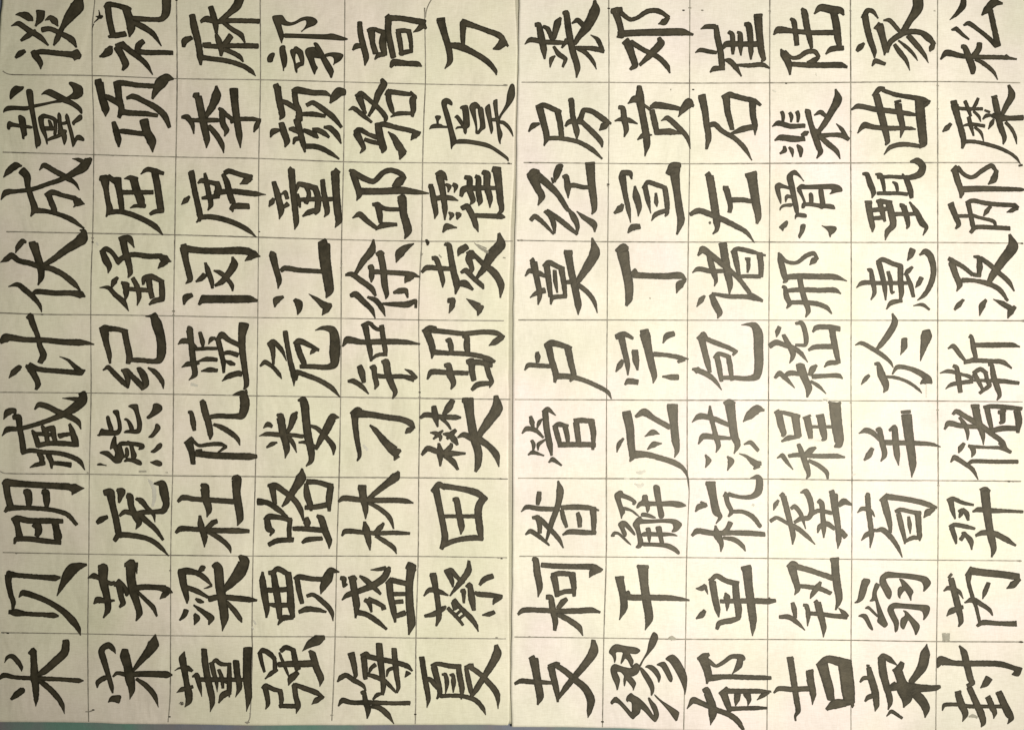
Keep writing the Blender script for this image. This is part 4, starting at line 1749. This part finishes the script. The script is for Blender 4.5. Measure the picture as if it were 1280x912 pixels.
672,785,14 700,768,26 780,772,22 865,774,26
865,760,10 867,786,10
@1052,780,5.614
荣 10 8
172,285,18 190,285,16
185,300,34 205,380,48 230,470,50 240,560,40 230,606,6
125,400,14 150,372,28 200,372,30
240,410,8 215,400,20
160,535,14 185,505,34 250,490,34
310,640,8 345,605,28 420,652,20
255,235,20 285,210,26 330,240,40 385,282,8
275,230,52 285,330,54 310,430,46 335,530,40 322,595,8
355,320,20 400,300,50 420,262,34
385,310,60 410,380,60 430,450,90 450,510,80 430,578,10
320,445,40 380,430,56 450,440,80 560,442,50 650,440,40 685,430,24
592,130,6 580,200,66 560,290,66 520,350,50 480,400,40
500,470,60 550,520,64 585,580,56 580,650,8
370,400,14 350,415,20
封 11 8
665,300,8 690,250,66 780,265,36 900,268,40 1100,272,40 1200,300,34 1245,320,50
1260,300,8 1220,335,50 1185,345,8
820,145,14 850,190,46 870,270,46 895,370,44 910,405,36 875,425,28
965,440,8 1000,410,44 1025,370,52
700,600,8 715,560,28 800,555,26 900,568,28 1000,568,26 1120,568,26
790,475,20 830,465,20
810,480,44 835,560,50 860,620,44 840,676,6
890,440,40 930,530,44 970,620,50 985,680,40 970,714,6
1005,515,20 1035,500,24
1025,515,40 1050,580,44 1065,610,36 1058,655,6
1075,480,20 1115,465,20
1100,480,46 1130,550,50 1165,620,54 1180,650,40 1155,692,6
@325,0,8.682
郭 3 0
P140,190 165,180 245,175 262,195 290,240 340,258 390,245 450,205 510,190 570,195 610,215 632,248 600,285 540,305 490,330 445,365 490,315 512,270 508,235 490,228 440,245 380,278 320,292 270,288 235,272 245,320 262,372 262,425 250,450 243,488 232,460 215,415 180,310 145,225
P255,375 400,380 560,383 720,385 785,372 860,395 955,428 955,440 900,450 780,440 600,432 400,422 255,422
P85,640 110,600 145,582 168,590 165,615 150,650 145,680 120,690 90,685
P218,530 240,507 272,503 282,520 280,545 300,620 302,680 290,735 268,750 262,790 258,755 240,680 222,600
P330,570 350,540 400,560 392,600 385,650 395,700 390,740 412,760 410,802 398,800 383,760 375,690
P390,508 440,540 472,565 480,610 487,650 482,720 455,728 448,690 432,640 415,600 398,590 355,565
P385,725 400,700 435,685 480,690 480,720 440,732 410,760 390,760
P495,560 520,530 580,520 600,525 615,545 660,590 690,640 660,645 620,640 590,635 600,680 615,720 635,745 612,780 600,825 585,800 560,740 530,660 500,600
P585,480 605,470 630,480 670,540 700,595 720,630 760,690 808,775 795,820 785,855 770,855 760,825 720,760 680,680 650,620 620,570 600,545 605,520
P705,600 750,585 800,578 870,585 905,600 908,620 880,665 840,690 810,705 800,722 810,680 808,645 790,625 760,618 722,628
@115,490,8.686
熊 1 5
P62,465 85,455 100,410 115,390 150,405 200,408 250,415 280,412 295,395 292,340 275,260 235,215 245,195 290,190 305,205 310,260 330,330 335,400 320,440 290,465 200,468 110,465 90,475
P163,265 185,252 200,265 215,320 240,380 245,420 200,420 175,340
P400,152 440,130 505,128 512,150 520,210 545,290 555,340 548,410 530,440 490,450 420,440 350,440 380,412 430,405 460,405 500,400 505,350 490,260 465,190 430,165
P355,295 380,278 410,295 440,330 465,380 465,420 425,415 405,350 390,310
P600,270 640,235 670,180 675,125 720,118 770,145 775,190 730,230 670,265 620,292
P615,490 660,450 695,390 700,345 720,338 750,365 755,395 720,440 670,492
P640,645 690,610 720,565 755,545 775,565 765,600 720,635 685,658
P635,755 665,750 715,730 770,755 772,790 740,802 690,785
P255,470 275,480 275,540 290,600 300,640 330,690 340,740 320,765 270,770 245,755 225,720 260,690 265,650 240,600 205,625 215,560 235,500
P85,655 130,635 190,635 220,665 265,710 290,740 270,770 245,755 200,710 150,680
P300,545 340,530 390,535 400,522 430,535 500,540 570,555 585,585 570,615 510,625 530,595 480,580 440,575 380,575 310,580
P275,600 300,545 330,575 345,620 362,680 350,725 310,735 290,660
P370,610 390,590 410,620 415,680 390,712 340,705 375,672
P410,545 455,560 470,620 500,680 480,725 440,722 432,640
P355,745 390,710 450,715 490,718 540,740 555,770 545,790 510,785 450,755 400,745 370,755
P65,780 100,765 135,780 180,795 130,790 70,790
@0,95,8.687
戴 0 1
P118,230 130,160 180,112 230,125 275,122 265,155 210,195 165,230 125,270
P295,175 310,152 350,152 372,180 380,330 400,460 425,600 460,725 445,765 415,775 412,802 395,760 385,640 350,450 325,330
P48,410 55,370 90,335 150,332 300,342 380,320 500,300 620,275 740,240 810,190 800,140 755,90 775,70 830,85 910,125 915,220 840,265 760,255 690,295 600,300 480,330 350,360 300,385 180,375 100,385 65,395
P455,215 500,170 555,148 640,190 760,255 850,310 900,360 905,415 890,420 860,380 780,325 680,290 580,240 520,210 490,205
P90,570 92,520 115,495 150,515 220,530 360,550 365,580 250,570 130,555 120,590 100,590
P212,440 235,430 285,460 295,520 300,600 308,650 275,665 278,695 255,690 250,640 230,560 215,480
P425,455 480,415 490,440 485,520 505,590 522,650 530,750 518,750 500,680 450,590 430,500
P430,450 480,415 530,430 600,450 650,500 700,510 740,490 740,530 690,540 610,505 545,470 500,465 460,480
P530,480 560,490 585,540 590,600 555,600 545,540
P490,555 540,555 620,560 640,590 540,600 495,600
P525,690 580,660 640,640 700,600 740,600 720,640 640,680 570,700 530,715
P635,430 650,400 675,430 680,520 700,600 735,640 735,700 710,760 700,740 680,660 645,600 640,500
P585,460 620,470 632,540 625,640 590,655 600,560
P640,585 735,590 735,625 640,640
P715,450 735,410 760,450 775,530 800,610 815,680 835,730 800,785 790,740 765,620 740,530
P790,510 830,470 870,428 900,430 905,475 870,500 825,520 815,545 800,535
P815,700 840,650 880,645 925,685 922,715 880,705 850,700 825,740
@960,200,8.686
滑 9 2
P65,300 75,270 115,250 150,270 230,300 235,330 170,312 120,310 130,380 138,440 133,490 115,450 85,380
P175,400 200,378 240,390 270,400 270,430 210,415 195,440 185,470 178,450
P120,560 120,525 150,490 200,480 255,475 260,500 240,515 180,510 140,525
P195,210 200,170 240,130 290,112 340,170 390,250 350,205 310,175 265,165 260,200 280,280 300,400 325,520 325,590 290,590 260,480 235,360 210,260
P285,655 285,600 325,578 410,590 412,630 370,630 320,620 300,625
P295,320 345,270 380,270 400,280 600,270 700,265 760,280 795,310 800,348 740,355 690,370 655,380 685,345 680,320 560,322 370,322 340,320
P300,330 350,315 370,380 400,455 405,490 385,530 355,530 360,480 380,465 350,400
P375,470 450,465 540,480 700,485 725,535 700,540 600,525 575,540 540,520 450,505 385,505
P435,370 460,357 480,380 485,440 480,480 440,470 440,420
P545,310 590,320 600,400 615,480 600,520 560,515 555,440 540,360
P110,735 135,710 195,658 212,680 195,730 165,745 155,780 140,760
P345,710 380,697 403,710 385,780 345,840 335,860 318,830 340,780
P565,712 610,725 680,720 730,728 738,755 710,795 675,815 668,850 655,820 650,785 620,750
@755,790,7.927
缪 7 8
P50,170 80,125 120,105 200,125 320,140 362,170 320,205 270,200 250,195 270,235 292,275 268,340 255,310 230,260 205,245 185,280 160,310 175,240 190,185 110,182 118,250 100,300 95,250 75,215 48,195
P345,320 385,250 425,180 440,90 470,10 490,-15 525,10 533,50 500,130 440,200 390,260 355,335
P60,360 75,320 105,300 180,330 265,348 290,310 318,292 345,310 355,350 330,400 280,425 260,420 300,465 315,495 300,530 285,570 285,540 230,470 215,460 208,500 197,530 190,460 200,420 165,380 120,375 155,450 150,490 128,575 115,510 80,440
P345,330 375,340 430,400 475,470 495,530 490,580 462,625 460,560 430,500 370,400
P400,335 430,312 480,315 530,360 558,420 555,450 538,495 525,440 480,380 430,340
P510,312 560,285 600,280 640,350 678,440 665,485 640,470 600,390 560,325
P605,250 640,220 685,208 740,260 800,370 820,440 812,540 795,620 790,560 760,480 710,380 650,285 612,262
P58,680 110,618 160,660 220,725 275,790 275,680 235,665 232,680 215,660 225,620 265,585 290,610 340,635 400,690 440,740 490,820 490,780 460,720 430,640 445,630 470,665 515,710 540,790 535,830 505,880 470,850 400,770 360,740 350,790 310,820 285,850 255,825 200,755 140,690 100,680 75,705
P490,595 560,660 640,710 740,775 738,800 715,875 680,830 640,770 570,690 505,625
@525,100,8.29
虞 5 1
P155,385 175,373 218,378 215,400 192,430 195,465 176,465 173,425
P95,520 115,475 150,460 220,462 240,480 295,485 295,502 240,502 180,502 115,508
P222,250 230,215 270,192 310,205 338,240 335,272 315,265 285,250 275,275 300,340 325,430 350,530 380,625 380,660 340,690 325,735 315,620 290,500 245,340
P345,665 390,620 480,620 600,640 700,660 800,720 880,780 918,815 918,858 900,830 820,775 740,720 640,690 500,665 400,665
P355,395 385,365 410,385 440,430 455,470 445,500 410,455 375,400
P412,300 430,275 490,265 500,290 510,350 518,470 510,495 485,510 485,550 472,572 455,550 450,505 400,505 365,520 385,488 430,485 448,470 450,400 440,310
P510,290 530,250 580,232 620,270 625,290 600,305 575,300 580,370 590,450 595,540 620,545 600,570 575,560 580,500 560,430 530,350
P600,280 655,290 665,380 680,490 675,510 640,530 610,570 580,560 600,540 625,500 625,440 605,350
P675,290 720,252 728,280 740,370 750,460 760,520 740,575 728,530 700,410 680,340
P755,225 802,203 802,240 805,330 820,420 830,500 855,560 852,590 835,630 835,680 815,640 805,580 795,480 775,350
P735,405 790,400 830,400 830,440 740,435
P935,60 960,45 980,70 985,170 960,230 900,310 850,370 830,415 818,385 860,320 895,250 905,150
P825,428 870,430 920,470 955,530 970,605 945,560 910,510 860,465 830,462
@757,600,9.12
解 7 6
P100,150 160,110 190,120 195,145 290,185 355,240 325,280 300,270 310,245 250,215 165,190 175,240 195,300 222,360 190,395 178,445 165,380 130,270 100,190
P190,298 240,303 320,343 388,412 350,398 290,347 200,332
P345,310 370,250 415,225 415,165 475,160 480,235 540,240 640,240 750,230 850,240 925,285 880,300 820,308 750,290 640,290 500,285 500,325 475,370 460,340 455,290 400,285 365,315
P540,60 570,45 612,65 620,130 640,290 668,390 650,430 605,430 585,300 550,150
P400,375 430,362 500,378 580,425 540,430 460,412 405,408
P300,500 350,430 400,400 410,440 500,445 620,440 740,435 810,445 875,495 830,560 790,585 745,585 775,540 760,485 640,475 500,485 400,490 380,500 395,580 430,700 400,760 370,770 335,760 370,720 360,640 340,560
P405,600 450,580 580,590 700,590 780,605 828,635 740,625 640,635 500,630 415,635
P400,700 500,705 620,710 720,715 800,760 845,815 830,845 770,800 680,760 540,745 410,745
P450,540 500,530 512,560 515,640 500,710 480,680 470,600
P565,525 630,515 640,570 650,650 665,715 620,720 600,640 575,570
P50,635 90,575 150,585 220,650 300,740 250,712 200,666 140,610 100,610 100,635
P135,495 180,455 230,460 290,530 340,610 325,625 270,570 215,520 210,540 240,600 225,645 190,610 165,550
@1065,690,8.29
翁 10 7
P10,520 50,490 70,380 100,262 175,270 180,300 150,350 140,400 110,480 60,515
P170,500 200,470 205,400 235,305 275,325 275,345 245,400 245,440 270,520 310,620 345,700 365,740 330,775 290,745 250,710 265,660 250,590 235,490 200,500
P120,575 160,545 190,570 270,655 258,668 200,617 165,580
P50,655 100,628 145,635 175,700 212,790 200,802 165,770 130,700 100,665
P275,290 285,240 350,190 450,205 590,215 720,235 770,250 810,305 790,345 725,410 735,350 715,300 660,280 560,265 480,255 335,258 350,310 400,390 400,440 380,482 350,460 310,380 280,330
P475,262 520,275 580,335 630,400 605,440 603,505 580,450 540,385 520,400 490,445 490,475 465,445 465,370 490,345 510,350 500,310
P355,590 375,540 430,512 520,525 700,535 780,540 800,570 780,640 725,705 735,650 715,595 600,580 500,570 415,572 440,640 478,710 465,800 435,825 430,740 380,650
P515,592 555,600 620,670 690,740 690,780 650,860 635,800 590,710 570,690 545,750 525,795 490,760 495,680 540,650 540,620
"""
def flush(ch, c, r, tris, core):
    side = 'L' if c < 6 else 'R'
    o = ink("brushed_character", tris, side, M_INK, 0.00010)
    merge_core(o, ink("thin_ink", core, side, M_CORE, 0.00016))
    o["label"] = "surname character %s in black brush ink, turned so its top points left" % ch
ox = oy = 0; k = 4.0; cur = None; tris = []; core = []
WSCALE = 1.09
for line in DATA.strip().splitlines():
    line = line.strip()
    if not line: continue
    if line[0] == '@':
        ox, oy, k = (float(v) for v in line[1:].split(','))
    elif line[0] == 'P':                # a blot given by its outline
        P = chaikin([(ox + float(a) / k, oy + float(b) / k) for a, b in (tok.split(',') for tok in line[1:].split())])
        tris += outline_tris(inset(P, -0.4)); core += outline_tris(inset(P, 1.1))
    elif line[0].isdigit() or line[0] == '-':
        seed += 1
        pts = []
        for tok in line.split():
            x, y, w = (float(v) for v in tok.split(','))
            pts.append((ox + x / k, oy + y / k, w / k * WSCALE))
        tris += stroke_tris(pts, seed)
        core += stroke_tris([(x, y, max(w - 2.6, 0.3) * 0.9) for x, y, w in (pts if len(pts) < 4 else pts)], seed + 5000, rough=0.8, cap=0.0)
    else:
        if cur: flush(*cur, tris, core)
        ch, c, r = line.split(); cur = (ch, int(c), int(r)); tris = []; core = []
flush(*cur, tris, core)
